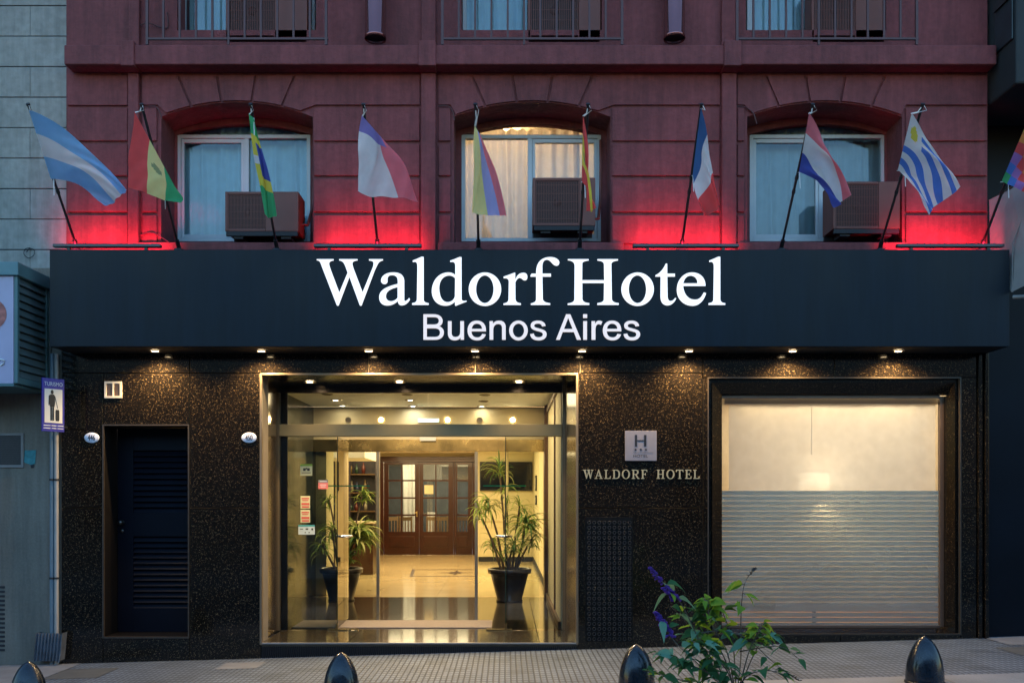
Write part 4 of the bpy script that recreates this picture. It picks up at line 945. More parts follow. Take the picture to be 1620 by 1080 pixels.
# ================================================================== SMALL FITTINGS ON THE GRANITE
def number_plate(px, txt, lab):
    t = thing('number_plate', W(px, 692, -.01), lab, 'number plate')
    c = W(px, 692, -.006)
    m = MB(); m.add([], []); n = 36
    vs = []; 
    for (sx, y_) in ((1.0, -.001), (1.0, -.006), (.92, -.011), (.0, -.013)):
        for k in range(n): vs.append((c.x + .078 * sx * math.cos(2 * math.pi * k / n), y_, c.z + .054 * sx * math.sin(2 * math.pi * k / n)))
    fs = [(i * n + k, i * n + (k + 1) % n, (i + 1) * n + (k + 1) % n, (i + 1) * n + k) for i in range(3) for k in range(n)]
    m.add(vs, fs, True); m.build('plate', pm('white_enamel', (.72, .76, .88), .2, var=.03), t)
    m = MB(); add_text(m, txt, (c.x, -.0145, c.z - .027), .056, .62); add_text(m, txt, (c.x + .003, -.0143, c.z - .027), .056, .62)
    m.build('number', pm('number_ink', (.01, .015, .04), .4), t)
number_plate(145, '446', 'white oval enamel number plate left of the louvred service door'); number_plate(394, '450', 'white oval enamel number plate left of the glazed entrance')
t = thing('hotel_plaque', W(1014, 705, -.01), 'square brushed steel plaque with a black H and three stars', 'plaque')
m = MB(); m.pbox(989, 681, 1039, 728.5, -.02, .018); m.build('plate', pm('plaque_steel', (.27, .25, .28), .38, metal=.35, var=.08, scale=5), t, bevel=.002)
INK = pm('plaque_ink', (.008, .008, .012), .4)
def pix_poly(mb, pts, Y, th=.001): mb.shape([[(GX(x, Y), GZ(y, Y)) for x, y in pts]], Y, Y + th)
m = MB(); Yk = -.0225
m.pbox(1004.6, 687.6, 1007.8, 706, Yk, .002); m.pbox(1019, 687.6, 1022.6, 706, Yk, .002); m.pbox(1007.8, 695.8, 1019, 697.6, Yk, .002)
for cx_ in (1005.5, 1013.8, 1021.8):
    pts = []
    for k in range(10):
        r_ = 2.5 if k % 2 == 0 else 1.05; a = math.pi / 2 + k * math.pi / 5; pts.append((cx_ + r_ * math.cos(a), 710.9 - r_ * math.sin(a)))
    pix_poly(m, pts, Yk)
add_text(m, 'HOTEL', (GX(1013.3, Yk), Yk, GZ(723, Yk)), .027, 1.25); m.pbox(1001, 715.3, 1033, 715.6, Yk, .001)
m.build('marking', INK, t)
# engraved-look brass lettering
t = thing('wall_lettering', W(1014, 750, -.01), 'row of small brass serif capitals spelling the hotel name on the granite', 'lettering')
GOLD = pm('gilt_letter', (.36, .32, .20), .5, metal=.1, var=.1)
SER = {   # unit: cap height 10, baseline 0, thick 1.7, thin .8
 'W': (13, ["M 0 10 L 4.6 10 L 4.6 9.3 L 3.6 9 L 5.2 3.2 L 6.6 7.6 L 6.1 9 L 5.3 9.3 L 5.3 10 L 9.4 10 L 9.4 9.3 L 8.4 9 L 10.1 3.2 L 11.4 9 L 10.4 9.3 L 10.4 10 L 13.2 10 L 13.2 9.3 L 12.4 9 L 9.8 0 L 9.1 0 L 7.1 6.2 L 5 0 L 4.3 0 L 1.4 9 L 0 9.3"]),
 'A': (10, ["M 4.7 10 L 5.6 10 L 8.9 1 L 9.9 .7 L 9.9 0 L 5.9 0 L 5.9 .7 L 7 1 L 6.3 3 L 3 3 L 2.3 1 L 3.3 .7 L 3.3 0 L 0 0 L 0 .7 L 1.1 1 M 3.3 3.9 L 6 3.9 L 4.7 7.6"]),
 'L': (8.2, ["M .2 10 L 4.4 10 L 4.4 9.3 L 3.2 9 L 3.2 .9 L 6 .9 Q 7 1 7.4 3 L 8.1 3 L 7.9 0 L .2 0 L .2 .7 L 1.4 1 L 1.4 9 L .2 9.3"]),
 'D': (10, ["M .2 10 L 4.8 10 C 8 10 9.8 8 9.8 5 C 9.8 2 8 0 4.8 0 L .2 0 L .2 .7 L 1.4 1 L 1.4 9 L .2 9.3 M 3.2 9.1 L 3.2 .9 L 4.6 .9 C 6.8 .9 7.9 2.4 7.9 5 C 7.9 7.6 6.8 9.1 4.6 9.1"]),
 'O': (10.4, ["E 5.2 5 5.1 5.2 E 5.2 5 3.2 4.4"]),
 'R': (9.8, ["M .2 10 L 5 10 C 7.6 10 8.7 9 8.7 7.3 C 8.7 5.8 7.8 4.9 6.2 4.6 L 8.7 1 L 9.8 .7 L 9.8 0 L 7.4 0 L 4.3 4.5 L 3.2 4.5 L 3.2 1 L 4.4 .7 L 4.4 0 L .2 0 L .2 .7 L 1.4 1 L 1.4 9 L .2 9.3 M 3.2 9.1 L 3.2 5.4 L 4.6 5.4 C 6.2 5.4 6.9 6.1 6.9 7.3 C 6.9 8.5 6.2 9.1 4.6 9.1"]),
 'F': (8, ["M .2 10 L 7.8 10 L 7.9 7.4 L 7.2 7.4 Q 7 9 6 9.1 L 3.2 9.1 L 3.2 5.5 L 5 5.5 L 5.4 6.5 L 6 6.5 L 6 3.6 L 5.4 3.6 L 5 4.6 L 3.2 4.6 L 3.2 1 L 4.4 .7 L 4.4 0 L .2 0 L .2 .7 L 1.4 1 L 1.4 9 L .2 9.3"]),
 'H': (10.4, ["M .2 10 L 4.4 10 L 4.4 9.3 L 3.2 9 L 3.2 5.5 L 7.2 5.5 L 7.2 9 L 6 9.3 L 6 10 L 10.2 10 L 10.2 9.3 L 9 9 L 9 1 L 10.2 .7 L 10.2 0 L 6 0 L 6 .7 L 7.2 1 L 7.2 4.6 L 3.2 4.6 L 3.2 1 L 4.4 .7 L 4.4 0 L .2 0 L .2 .7 L 1.4 1 L 1.4 9 L .2 9.3"]),
 'T': (9, ["M .1 10 L 8.9 10 L 9.1 7.4 L 8.4 7.4 Q 8.2 9 7 9.1 L 5.4 9.1 L 5.4 1 L 6.6 .7 L 6.6 0 L 2.4 0 L 2.4 .7 L 3.6 1 L 3.6 9.1 L 2 9.1 Q .8 9 .6 7.4 L -.1 7.4"]),
 'E': (8.4, ["M .2 10 L 7.8 10 L 7.9 7.4 L 7.2 7.4 Q 7 9 6 9.1 L 3.2 9.1 L 3.2 5.5 L 5 5.5 L 5.4 6.5 L 6 6.5 L 6 3.6 L 5.4 3.6 L 5 4.6 L 3.2 4.6 L 3.2 .9 L 6.2 .9 Q 7.3 1 7.6 3 L 8.3 3 L 8.1 0 L .2 0 L .2 .7 L 1.4 1 L 1.4 9 L .2 9.3"]) }
word = 'WALDORF HOTEL'
adv = sum((SER[c_][0] + 1.9) if c_ != ' ' else 9.5 for c_ in word) - 1.9
x = 0; Yt = -.012
for c_ in word:
    if c_ == ' ': x += 9.5; continue
    wd_, ds = SER[c_]; m = MB()
    for d in ds: m.shape([[(GX(922 + (x + px_) / adv * 185, Yt), GZ(757 - py_ * 1.45, Yt)) for px_, py_ in c] for c in path(d)], Yt, -.001)
    m.build('letter', GOLD, t); x += wd_ + 1.9
# air-brick with two shutters
t = thing('ventilator', W(178, 617, -.01), 'small cream framed double ventilator above the service door', 'ventilator')
m = MB()
m.pbox(164.8, 603, 192.3, 606.5, -.02, .02); m.pbox(164.8, 626, 192.3, 629.5, -.02, .02); m.pbox(164.8, 606.5, 168.2, 626, -.02, .02); m.pbox(189, 606.5, 192.3, 626, -.02, .02); m.pbox(177.3, 606.5, 180, 626, -.02, .02)
m.build('frame', pm('cream_enamel', (.72, .64, .52), .4), t, bevel=.002)
for (a, b) in ((168.2, 177.3), (180, 189)):
    m = MB(); m.pbox(a, 606.5, b, 626, -.004, .003)
    for k in range(6): m.pbox(a + .3, 607.4 + k * 3.1, b - .3, 609.2 + k * 3.1, -.012, .007)
    m.build('louvre', pm('brown_louvre', (.16, .10, .07), .5), t)
# perforated grille
t = thing('vent_grille', W(964, 915, -.01), 'tall black perforated grille low on the granite right of the entrance', 'grille')
m = MB(); m.pbox(926, 818, 1001, 1014, -.006, .005); m.build('plate', pm('grille_paint', (.006, .006, .006), .35, spec=.2), t, bevel=.001)
m = MB()
for i in range(9):
    for j in range(24):
        c = W(932 + i * 8.0, 826 + j * 8.0, -.0062); m.lathe((c.x, -.0065, c.z), [(.019, 0), (.0195, -.006), (.0165, -.008), (.0135, -.006), (.012, .0)], 12, 'y')
tag(m.build('perforation', pm('perforation_rim', (.012, .012, .013), .25), t), kind='stuff')

# ================================================================== FLAGPOLES AND FLAGS
bases = [122, 283, 438, 598, 757, 917, 1078, 1236, 1392, 1552]
BZ = GZ(392, -.2)
def pole_pt(b, t): return Vector((GX(b, -.2), -.2 - 1.0 * t, BZ + 1.035 * t))
kinds = [('argentina', 'light blue and white striped flag'), ('bolivia', 'red, yellow and green flag'), ('brazil', 'green flag with yellow and blue, folded narrow'), ('chile', 'white and red flag with a violet blue corner'),
         ('colombia', 'yellow, blue and red flag, half furled'), ('spain', 'narrow furled red and yellow flag'), ('france', 'blue, white and red flag hanging limp'), ('paraguay', 'red, white and blue flag billowing'),
         ('uruguay', 'white flag with blue stripes'), ('wiphala', 'rainbow chequered flag cut by the picture edge')]
places = ['leftmost pole', 'second pole from the left', 'third pole, before the left window', 'fourth pole', 'fifth pole, before the middle window', 'sixth pole, before the middle air conditioner', 'seventh pole', 'eighth pole, before the right window', 'ninth pole', 'rightmost pole']
proto = None
for i, b in enumerate(bases):
    if proto is None:
        p = thing('flagpole', pole_pt(b, 0), '', 'flagpole', 'flagpoles leaning out over the canopy'); proto = p
        P0, P1 = pole_pt(b, -.03), pole_pt(b, 1.0)
        m = MB(); m.tube([P0, P1], .0125, 10); m.build('shaft', BLACK, p)
        for t_ in (.42, .52): m = MB(); m.tube([pole_pt(b, t_ - .012), pole_pt(b, t_ + .012)], .018, 10); m.build('collar', BLACK, p)
        m = MB(); m.tube([P1, P1 + Vector((0, -.012, .012))], .019, 10); m.build('finial', BLACK, p)
        m = MB(); m.tube([pole_pt(b, -.04), pole_pt(b, .06)], .022, 10); m.lathe(pole_pt(b, 0) - Vector((0, 0, .03)), [(.05, 0), (.05, .012), (.03, .018), (.02, .04)], 16); m.build('socket', BLACK, p)
    else:
        p = copy_tree(proto, None, pole_pt(b, 0) - pole_pt(bases[0], 0))
    p['label'] = 'black flagpole carrying the %s' % kinds[i][1]
def t_of(py):      # parameter on a pole from its picture row
    lo, hi = 0, 1.1
    for _ in range(40):
        mid = (lo + hi) / 2; q = pole_pt(800, mid); row = HY - (q.z - EZ) / (CD + q.y) * F
        if row > py: lo = mid
        else: hi = mid
    return lo
def fm(n, c_, tr=.5): return cloth('flag_' + n, tuple(min(.92, q * 1.15 + .06) for q in c_), tr)
FC = dict(lb=fm('sky_blue', (.20, .45, .80)), w=fm('white', (.74, .74, .76)), r=fm('red', (.78, .06, .06)), y=fm('yellow', (.90, .64, .06)), g=fm('green', (.02, .38, .13)), b=fm('blue', (.03, .06, .38)),
          db=fm('deep_blue', (.01, .10, .30)), v=fm('violet', (.22, .18, .50)), ub=fm('stripe_blue', (.05, .18, .62)), o=fm('orange', (.85, .30, .05)), pu=fm('purple', (.35, .15, .5)), cr=fm('crest', (.25, .30, .12)), pk=fm('pale_red', (.75, .16, .20)), lv=fm('lavender', (.36, .36, .68)), py=fm('pale_yellow', (.86, .68, .26)))
def flag(i, ht, hb, ft, fb, top_c, bot_c, Yf, colf, folds=(.05, 2.5, .6), nu=36, nv=27, on_pole=(True, True)):
    kind, lab = kinds[i]; b = bases[i]; rnd = random.Random(i)
    Pt = pole_pt(b, t_of(ht[1])); Pb = pole_pt(b, t_of(hb[1]))
    Yht, Yhb = Pt.y, Pb.y
    H0 = W(ht[0], ht[1], Yht - .016); H1 = W(hb[0], hb[1], Yhb - .016)
    F0 = W(ft[0], ft[1], Yf[0]); F1 = W(fb[0], fb[1], Yf[1])
    T = W(top_c[0], top_c[1], (Yht + Yf[0]) / 2); B = W(bot_c[0], bot_c[1], (Yhb + Yf[1]) / 2)
    def q(a, c, e, t): return a * (1 - t) ** 2 + c * 2 * t * (1 - t) + e * t * t
    vs = []; fs = []; mi = []; names = []
    for iu in range(nu + 1):
        u = iu / nu; a = q(H0, T, F0, u); c = q(H1, B, F1, u)
        for iv in range(nv + 1):
            v = iv / nv; p = a.lerp(c, v)
            amp = folds[0] * min(1, u * 2.2)
            p.y += amp * (math.sin(v * folds[1] * 6.28 + u * 3.0 + i) + .35 * math.sin(v * folds[1] * 11 + u * 6 + 2 * i)) - .02
            p.y += amp * .28 * math.sin(u * 17 + v * 23 + i) * u; p.x += amp * .5 * math.cos(v * folds[1] * 6.28 + u * 4 + i)
            p.z += .012 * math.sin(u * 9 + v * 4) * u
            vs.append(p)
    m = MB()
    for iu in range(nu):
        for iv in range(nv):
            cn = colf((iu + .5) / nu, (iv + .5) / nv)
            if cn not in names: names.append(cn)
            k = iu * (nv + 1) + iv; fs.append((k, k + 1, k + nv + 2, k + nv + 1)); mi.append(names.index(cn))
    bidx = 0
    m.v = [tuple(v) for v in vs]; m.f = [list(f) for f in fs]; m.sm = [True] * len(fs); m.mi = mi
    o = m.build('flag', [FC[n] for n in names]); tag(o, lab + ' on the ' + places[i], 'flag', 'national flags over the canopy')
    c0 = pole_pt(b, t_of(168)); m = MB()
    m.tube([c0, (c0 + H0) / 2 + Vector((.012, 0, -.02)), H0], .005, 6); m.tube([c0 + Vector((.01, -.015, 0)), c0 + Vector((.03, -.03, -.05)), H0 + Vector((.01, -.02, -.01))], .0035, 6)
    m.tube([H1, (H1 + Pb) / 2, Pb], .004, 6); m.tube([Pb + Vector((.01, -.02, 0)), Pb + Vector((.015, -.025, -.16))], .004, 6)
    cd_ = m.build('tie_cord', WHITE); cd_.parent = o
    return o
flag(0, (47, 175), (82, 284), (205, 303), (168, 325), (125, 205), (130, 286), (-.75, -.7), lambda u, v: 'lb' if v < .34 or v > .67 else 'w', (.05, .9))
flag(1, (214, 178), (283, 306), (205, 300), (288, 321), (207, 235), (292, 315), (-.95, -.85), lambda u, v: ('r' if v < .34 else 'g' if v > .67 else ('cr' if .42 < v < .6 and .30 < u < .5 and ((v - .51) / .09) ** 2 + ((u - .4) / .1) ** 2 < 1 else 'py')), (.035, .8))
flag(2, (394, 181), (402, 188), (419, 343), (438, 344), (404, 245), (426, 270), (-.9, -.85), lambda u, v: ('b' if abs(u - .48) < .17 and v > .25 else ('w' if abs(u - .48) < .04 else 'y') if abs(u - .48) < .27 else 'g'), (.03, 1.2), nv=18)
flag(3, (573, 184), (610, 226), (564, 305), (664, 319), (566, 240), (640, 258), (-.95, -.8), lambda u, v: ('v' if u < .22 and v < .8 else ('w' if v < .62 else 'pk')), (.05, 1.3))
flag(4, (751, 200), (760, 215), (747, 336), (800, 344), (746, 260), (782, 258), (-.95, -.85), lambda u, v: 'py' if v < .50 else ('lv' if v < .78 else 'pk'), (.03, .9))
flag(5, (922, 184), (920, 288), (930, 335), (941, 332), (932, 240), (925, 285), (-.8, -.8), lambda u, v: ('cr' if (v - .5) ** 2 + (u - .3) ** 2 < .02 else 'y') if .27 < v < .73 else 'r', (.03, 1.5))
flag(6, (1108, 172), (1095, 278), (1140, 325), (1112, 345), (1122, 225), (1100, 290), (-.85, -.85), lambda u, v: 'db' if u < .34 else ('w' if u < .72 else 'r'), (.035, 1.2))
flag(7, (1279, 180), (1263, 273), (1342, 308), (1318, 330), (1310, 215), (1288, 284), (-.85, -.85), lambda u, v: 'pk' if v < .34 else ('w' if v < .67 else 'b'), (.055, 1.5))
flag(8, (1441, 180), (1419, 270), (1510, 300), (1462, 344), (1470, 215), (1446, 280), (-.85, -.8), lambda u, v: ('y' if ((u - .17) / .08) ** 2 + ((v - .25) / .13) ** 2 < 1 else 'w') if (u < .34 and v < .55) else ('w' if int(v * 9) % 2 == 0 else 'ub'), (.05, 1.0))
RB = ['w', 'y', 'o', 'r', 'pu', 'ub', 'g']
flag(9, (1631, 176), (1583, 288), (1745, 300), (1660, 350), (1690, 215), (1615, 300), (-.85, -.8), lambda u, v: RB[(int(v * 7) - int(u * 7)) % 7], (.05, 1.0), nu=35, nv=28)

# ================================================================== AIR CONDITIONERS
ACM = pm('ac_maroon', (.135, .034, .022), .5, var=.12, scale=8)
FINM = pm('ac_fins', (.012, .008, .009), .6, var=.3, scale=30)
def air_con(px0, px1, q0, q1, Yf, dep, label, grille_frac, flip=False):
    x0, x1 = GX(px0, Yf), GX(px1, Yf); z0, z1 = GZ(q1, Yf), GZ(q0, Yf)
    t = thing('air_conditioner', ((x0 + x1) / 2, Yf, z0), label, 'air conditioner', 'outdoor air conditioning units at the windows')
    m = MB(); g1 = x0 + (x1 - x0) * grille_frac; e = .03
    # body with recessed fan bay
    m.box(x0, x1, Yf + .03, Yf + dep, z0, z1); m.box(x0, x0 + e, Yf, Yf + .03, z0, z1); m.box(g1, x1, Yf, Yf + .03, z0, z1)
    m.box(x0 + e, g1, Yf, Yf + .03, z0, z0 + e); m.box(x0 + e, g1, Yf, Yf + .03, z1 - e, z1)
    body = m.build('body', ACM, t, bevel=.006)
    cx, cz = (x0 + e + g1) / 2, (z0 + z1) / 2; rr = min(g1 - x0 - e, z1 - z0 - 2 * e) / 2 * .95
    m = MB(); m.lathe((cx, Yf + .029, cz), [(rr, 0), (rr, -.004), (rr * .98, -.004), (rr * .98, 0)], 36, 'y')
    m.lathe((cx, Yf + .0285, cz), [(rr * .7, 0), (rr * .7, -.003), (rr * .68, -.003), (rr * .68, 0)], 32, 'y')
    for k in range(0):
        a = k * 2 * math.pi / 5; vs = []
        for (r_, da, yy) in ((.2, -.1, .0), (.95, -.25, -.0), (.95, .55, -.012), (.2, .6, -.012)): vs.append((cx + rr * r_ * math.cos(a + da), Yf + .026 + yy, cz + rr * r_ * math.sin(a + da)))
        m.add(vs, [(0, 1, 2, 3)])
    m.lathe((cx, Yf + .028, cz), [(rr * .22, 0), (rr * .2, -.014), (.001, -.016)], 16, 'y')
    m.box(x0 + e + .002, g1 - .002, Yf + .026, Yf + .0275, z0 + e + .002, z1 - e - .002)
    m.build('fan', FINM, t)
    m = MB(); n = 26
    for k in range(n):
        xx = x0 + e + (g1 - x0 - e) * (k + .5) / n; m.box(xx - .0036, xx + .0036, Yf + .002, Yf + .007, z0 + e, z1 - e)
    for k in range(5):
        zz = z0 + e + (z1 - z0 - 2 * e) * (k + .5) / 5; m.box(x0 + e, g1, Yf + .0075, Yf + .011, zz - .002, zz + .002)
    m.build('fan_guard', ACM, t)
    m = MB()
    m.box(x0 + .01, x1 - .01, Yf + .0, Yf + .035, z0 - .045, z0 - .001); m.box(x0 + .01, x1 - .01, Yf + dep - .04, Yf + dep, z0 - .045, z0 - .001)
    for xx in (x0 + .13, x1 - .13):
        m.box(xx - .025, xx + .025, Yf + .036, Yf + dep - .041, z0 - .04, z0 - .002); m.box(xx - .05, xx + .05, Yf + .02, Yf + .2, z0 - .07, z0 - .046)
    m.build('bracket', BLACKM, t)
    m = MB(); m.tube([(x1 - .02, Yf + dep * .6, z0 + .12), (x1 + .05, Yf + dep * .7, z0 + .13), (x1 + .08, Yf + dep, z0 + .35), (x1 + .09, Yf + dep + .05, z0 + .75), (x1 + .10, .36, z0 + 1.05)], .016, 8); m.build('refrigerant_pipe', ACM, t)
    return t
ACF = -.13
air_con(356, 472, 303, 366, ACF, .33, 'maroon air conditioner outside the lower left window', .55)
air_con(843, 942, 281, 357, ACF, .30, 'maroon air conditioner outside the lower middle window, squarer than the others', .74)
air_con(1318, 1424, 287, 362, ACF, .33, 'maroon air conditioner outside the lower right window', .68)
air_con(357, 486, -28, 60, .0, .24, 'air conditioner behind the upper left railing', .6)
air_con(835, 950, -30, 60, .0, .24, 'air conditioner behind the upper middle railing', .7)
air_con(1284, 1400, -30, 60, .0, .24, 'air conditioner behind the upper right railing', .6)
# balcony railings
for i, (a, b) in enumerate(((233, 516), (700, 984), (1166, 1450))):
    Yr = -.15; x0, x1 = GX(a, Yr), GX(b, Yr); zb_ = GZ(62, Yr); zc0 = GZ(71, Yr)
    t = thing('balcony_railing', ((x0 + x1) / 2, Yr, zc0), 'maroon iron railing in front of the upper %s window' % ('left', 'middle', 'right')[i], 'railing', 'railings of the upper windows')
    m = MB(); m.box(x0 - .01, x1 + .02, Yr - .012, Yr + .012, zb_ - .010, zb_ + .010); m.box(x0 - .01, x1 + .01, Yr - .014, Yr + .014, zb_ + .95, zb_ + .98); m.build('rail', MAROON_D, t)
    n = 11
    for k in range(n + 1):
        xx = x0 + (x1 - x0) * k / n; m = MB(); lo = zc0 if k in (0, n, 5) else zb_ + .0105
        r_ = .013 if k in (0, n) else .010
        m.box(xx - r_, xx + r_, Yr - r_, Yr + r_, lo - (.004 if k in (0, n, 5) else 0), zb_ + .949); m.build('baluster', MAROON_D, t)
# tubular wall lamps
for i, (a, b, lab) in enumerate(((577, 611, 'glossy brown tubular wall lamp between the upper left and middle windows'), (1050, 1084, 'glossy brown tubular wall lamp between the upper middle and right windows'))):
    Y = -.16; cx = (GX(a, Y) + GX(b, Y)) / 2; r_ = (GX(b, Y) - GX(a, Y)) / 2; zb_ = GZ(62, Y)
    t = thing('tube_lamp', (cx, Y, zb_), lab, 'wall lamp', 'tubular wall lamps')
    m = MB(); m.lathe((cx, Y, zb_), [(r_ * .94, .05), (r_ * .94, .0), (r_, -.004), (r_, .03), (r_ * .97, .034), (r_ * .97, 1.2), (r_, 1.21), (r_, 1.24), (.001, 1.24)], 40); m.build('tube', pm('brown_gloss', (.30, .13, .13), .12, metal=.85, var=.06), t)
    m = MB(); m.disc((cx, Y, zb_ + .02), r_ * .93); m.build('dark_disc', BLACKM, t)  # black disc puts the dark hollow of the open tube into colour
    m = MB(); m.box(cx - .03, cx + .03, Y + r_ * .9, -.001, zb_ + .5, zb_ + .7); m.build('bracket', MAROON_D, t)

# loose cables on the facade
def cable(name, pts, label, r=.006, mat=None):
    m = MB(); P = [Vector(p) for p in pts]; out = []
    for k in range(len(P) - 1):
        p0 = P[max(k - 1, 0)]; p1 = P[k]; p2 = P[k + 1]; p3 = P[min(k + 2, len(P) - 1)]
        for q in range(6):
            t = q / 6; out.append(.5 * ((2 * p1) + (p2 - p0) * t + (2 * p0 - 5 * p1 + 4 * p2 - p3) * t * t + (3 * p1 - p0 - 3 * p2 + p3) * t ** 3))
    out.append(P[-1]); m.tube(out, r, 6); return tag(m.build(name, mat or MAROON_D), label, 'cable')
cable('cable', [W(222, 372, -.03), W(240, 368, -.04), W(258, 377, -.04), W(268, 384, -.1)], 'thin cable looping beside the second flagpole over the sill')
cable('cable', [W(692, 168, -.03), W(708, 168, -.03), W(716, 176, -.035), W(719, 190, -.03)], 'thin painted cable at the left shoulder of the middle arch')
cable('cable', [W(1166, 168, -.03), W(1180, 170, -.03), W(1192, 180, -.04), W(1197, 196, -.03)], 'thin painted cable at the left shoulder of the right arch')
cable('cable', [W(226, 170, -.03), W(244, 168, -.03), W(252, 176, -.035), W(256, 188, -.03)], 'thin painted cable at the left shoulder of the left arch')
cable('cable', [W(222, 40, -.03), W(235, 37, -.05), W(256, 44, -.03), W(266, 42, -.01), W(264, 20, -.01)], 'looped cable beside the upper left railing')

# ================================================================== LEFT NEIGHBOUR
nb = thing('grey_building', (-6.5, .3, 0), 'grey stone building left of the hotel', 'building')
m = MB(); bx1_ = GX(104); m.box(-16, bx1_ , .06, 3, -1, 9.2); m.build('wall', pm('stone_joint', (.10, .11, .11), .9), nb)
m = MB(); py = 35.0 - 44.7 * 6; row = 0
while py < 420:
    z1_ = GZ(py) ; z0_ = GZ(py + 47.3)
    xx = bx1_; k = 0
    first = (.38 if row % 2 else .9)
    while xx > -15:
        wdt = first if k == 0 else 1.0
        m.box(xx - wdt + .002, xx - .001, .02 + .004 * ((row * 7 + k * 3) % 3) / 3, .059, z0_ + .002, z1_); xx -= wdt; k += 1
    py += 48.4 if False else 48.3; row += 1
m.build('stone_facing', GREYST, nb, bevel=.004)
m = MB(); m.box(-16, GX(80), .0, .019, -1, GZ(424)); m.box(GX(80), GX(96.5), .03, .059, -1, GZ(424)); m.build('render_wall', RENDER_L, nb)
# vent with frame
m = MB()
m.pbox(-30, 685, 37, 688.5, -.015, .014); m.pbox(-30, 735, 37, 739, -.015, .014); m.pbox(33, 688.5, 37, 735, -.015, .014); m.build('vent_frame', pm('grey_frame', (.17, .18, .18), .6), nb)
m = MB(); m.pbox(-30, 688.5, 33, 735, -.004, .003)
for k in range(13): m.pbox(-30, 690 + k * 3.5, 33, 691.6 + k * 3.5, -.009, .005)
m.build('vent_louvre', pm('vent_dark', (.035, .035, .035), .5), nb)
m = MB()
for k in range(15): m.pbox(-30, 926.5 + k * 7.1, 7.5, 930 + k * 7.1, -.004, .003)
m.build('wall_slot', BLACKM, nb)
t = thing('paper_tag', W(47, 724, -.01), 'small torn teal paper tag beside the wall vent', 'tag')
m = MB(); pix_poly(m, [(39, 712), (57, 711.5), (55.5, 733), (49, 735), (38, 731)], -.008, .002); m.build('paper', pm('teal_paper', (.03, .20, .22), .6, var=.4, scale=20), t)
m = MB(); pix_poly(m, [(48, 735.3), (54, 733.6), (53.5, 739), (49, 740)], -.008, .002); m.build('clip', BLACKM, t)
# box sign with louvred side
xs = GX(78); Yf = -.65; zt = GZ(415, Yf); zbm = GZ(606, Yf)
bs = thing('box_sign', (xs - .6, -.3, zbm), 'projecting box sign with a pale face and a louvred side on the grey building', 'sign')
m = MB(); m.box(-9, xs + .02, Yf - .03, -.001, zt - .13, zt); m.build('roof', pm('teal_metal', (.10, .20, .22), .45, var=.2), bs, bevel=.008)
m = MB(); m.box(-9, xs - .04, Yf, Yf + .02, zbm, zt - .131); m.build('face', pm('sign_face', (.42, .38, .52), .4, var=.06), bs)
m = MB(); m.box(xs - .035, xs, Yf, Yf + .04, zbm - .0, zt - .131); m.box(xs - .035, xs, -.06, -.002, zbm, zt - .131); m.box(xs - .035, xs, Yf + .041, -.061, zbm, zbm + .06); m.box(-9, xs - .036, Yf, -.002, zbm - .03, zbm - .001)
m.build('frame', pm('teal_frame', (.07, .15, .16), .45), bs, bevel=.003)
m = MB(); n = 13; h = (zt - .131 - zbm - .06) / n
for k in range(n):
    z_ = zbm + .06 + k * h
    m.add([(xs - .006, Yf + .041, z_), (xs - .006, -.061, z_), (xs - .03, -.061, z_ + h * .85), (xs - .03, Yf + .041, z_ + h * .85), (xs, Yf + .041, z_ + .006), (xs, -.061, z_ + .006), (xs - .024, -.061, z_ + h * .85 + .006), (xs - .024, Yf + .041, z_ + h * .85 + .006)],
          [(0, 1, 2, 3), (4, 7, 6, 5), (0, 4, 5, 1), (3, 2, 6, 7), (0, 3, 7, 4), (1, 5, 6, 2)])
m.build('louvre', pm('louvre_metal', (.10, .15, .16), .4, metal=.3), bs)
m = MB(); c = W(-14, 497, Yf - .002); m.disc((c.x, Yf - .003, c.z), .15, 30, 'y'); m.build('emblem', pm('sign_emblem', (.40, .12, .10), .5, var=.6, scale=18), bs)
m = MB(); m.tube([W(-6, 570, Yf - .006), W(2, 568, Yf - .006), W(7, 570, Yf - .006), W(6, 575, Yf - .006), W(0, 578, Yf - .006)], .008, 8); m.build('marking', WHITE, bs)
# wall scribble bracket and coil on the stone
cable('coiled_wire', [W(48, 392, .0), W(40, 394, .0), W(38, 402, .0), W(45, 408, .0), W(53, 404, .0), W(54, 396, .0), W(47, 393, -.01), W(42, 399, -.01)], 'coil of thin wire on the grey wall above the box sign', .004, BLACKM)
# downpipes and guard
for (px, r_, mt, lab) in ((84.5, .022, pm('pipe_blue_grey', (.12, .18, .22), .5), 'slim blue grey downpipe left of the granite'), (91.5, .021, pm('pipe_pale', (.36, .34, .31), .5, var=.15), 'pale grey downpipe touching the black granite edge')):
    t = thing('downpipe', (GX(px), -.03, 0), lab, 'pipe', 'downpipes beside the hotel')
    m = MB(); m.tube([(GX(px), -.03, -.1), (GX(px), -.03, GZ(560))], r_, 12); m.build('pipe', mt, t)
    m = MB()
    for q in (760, 915): m.tube([(GX(px), -.03, GZ(q)), (GX(px), -.03, GZ(q - 3))], r_ * 1.3, 12)
    m.build('clamp', BLACKM, t)
t = thing('pipe_guard', W(77, 1040, -.12), 'battered grey sheet metal guard around the foot of the downpipes', 'guard')
m = MB(); n = 16; vs = []; fs = []
for j, (q, a, b) in enumerate(((1001, 57, 98), (1030, 54.5, 96), (1045, 53, 94))):
    for i in range(n + 1):
        u = i / n; px = a + (b - a) * u; Y = -.12 + (.012 if i % 2 else -.006) + .03 * (j == 2) * math.sin(u * 3)
        p = W(px, q + (2 if u > .9 else 0), Y); vs.append(p)
for j in range(2):
    for i in range(n): k = j * (n + 1) + i; fs.append((k, k + 1, k + n + 2, k + n + 1))
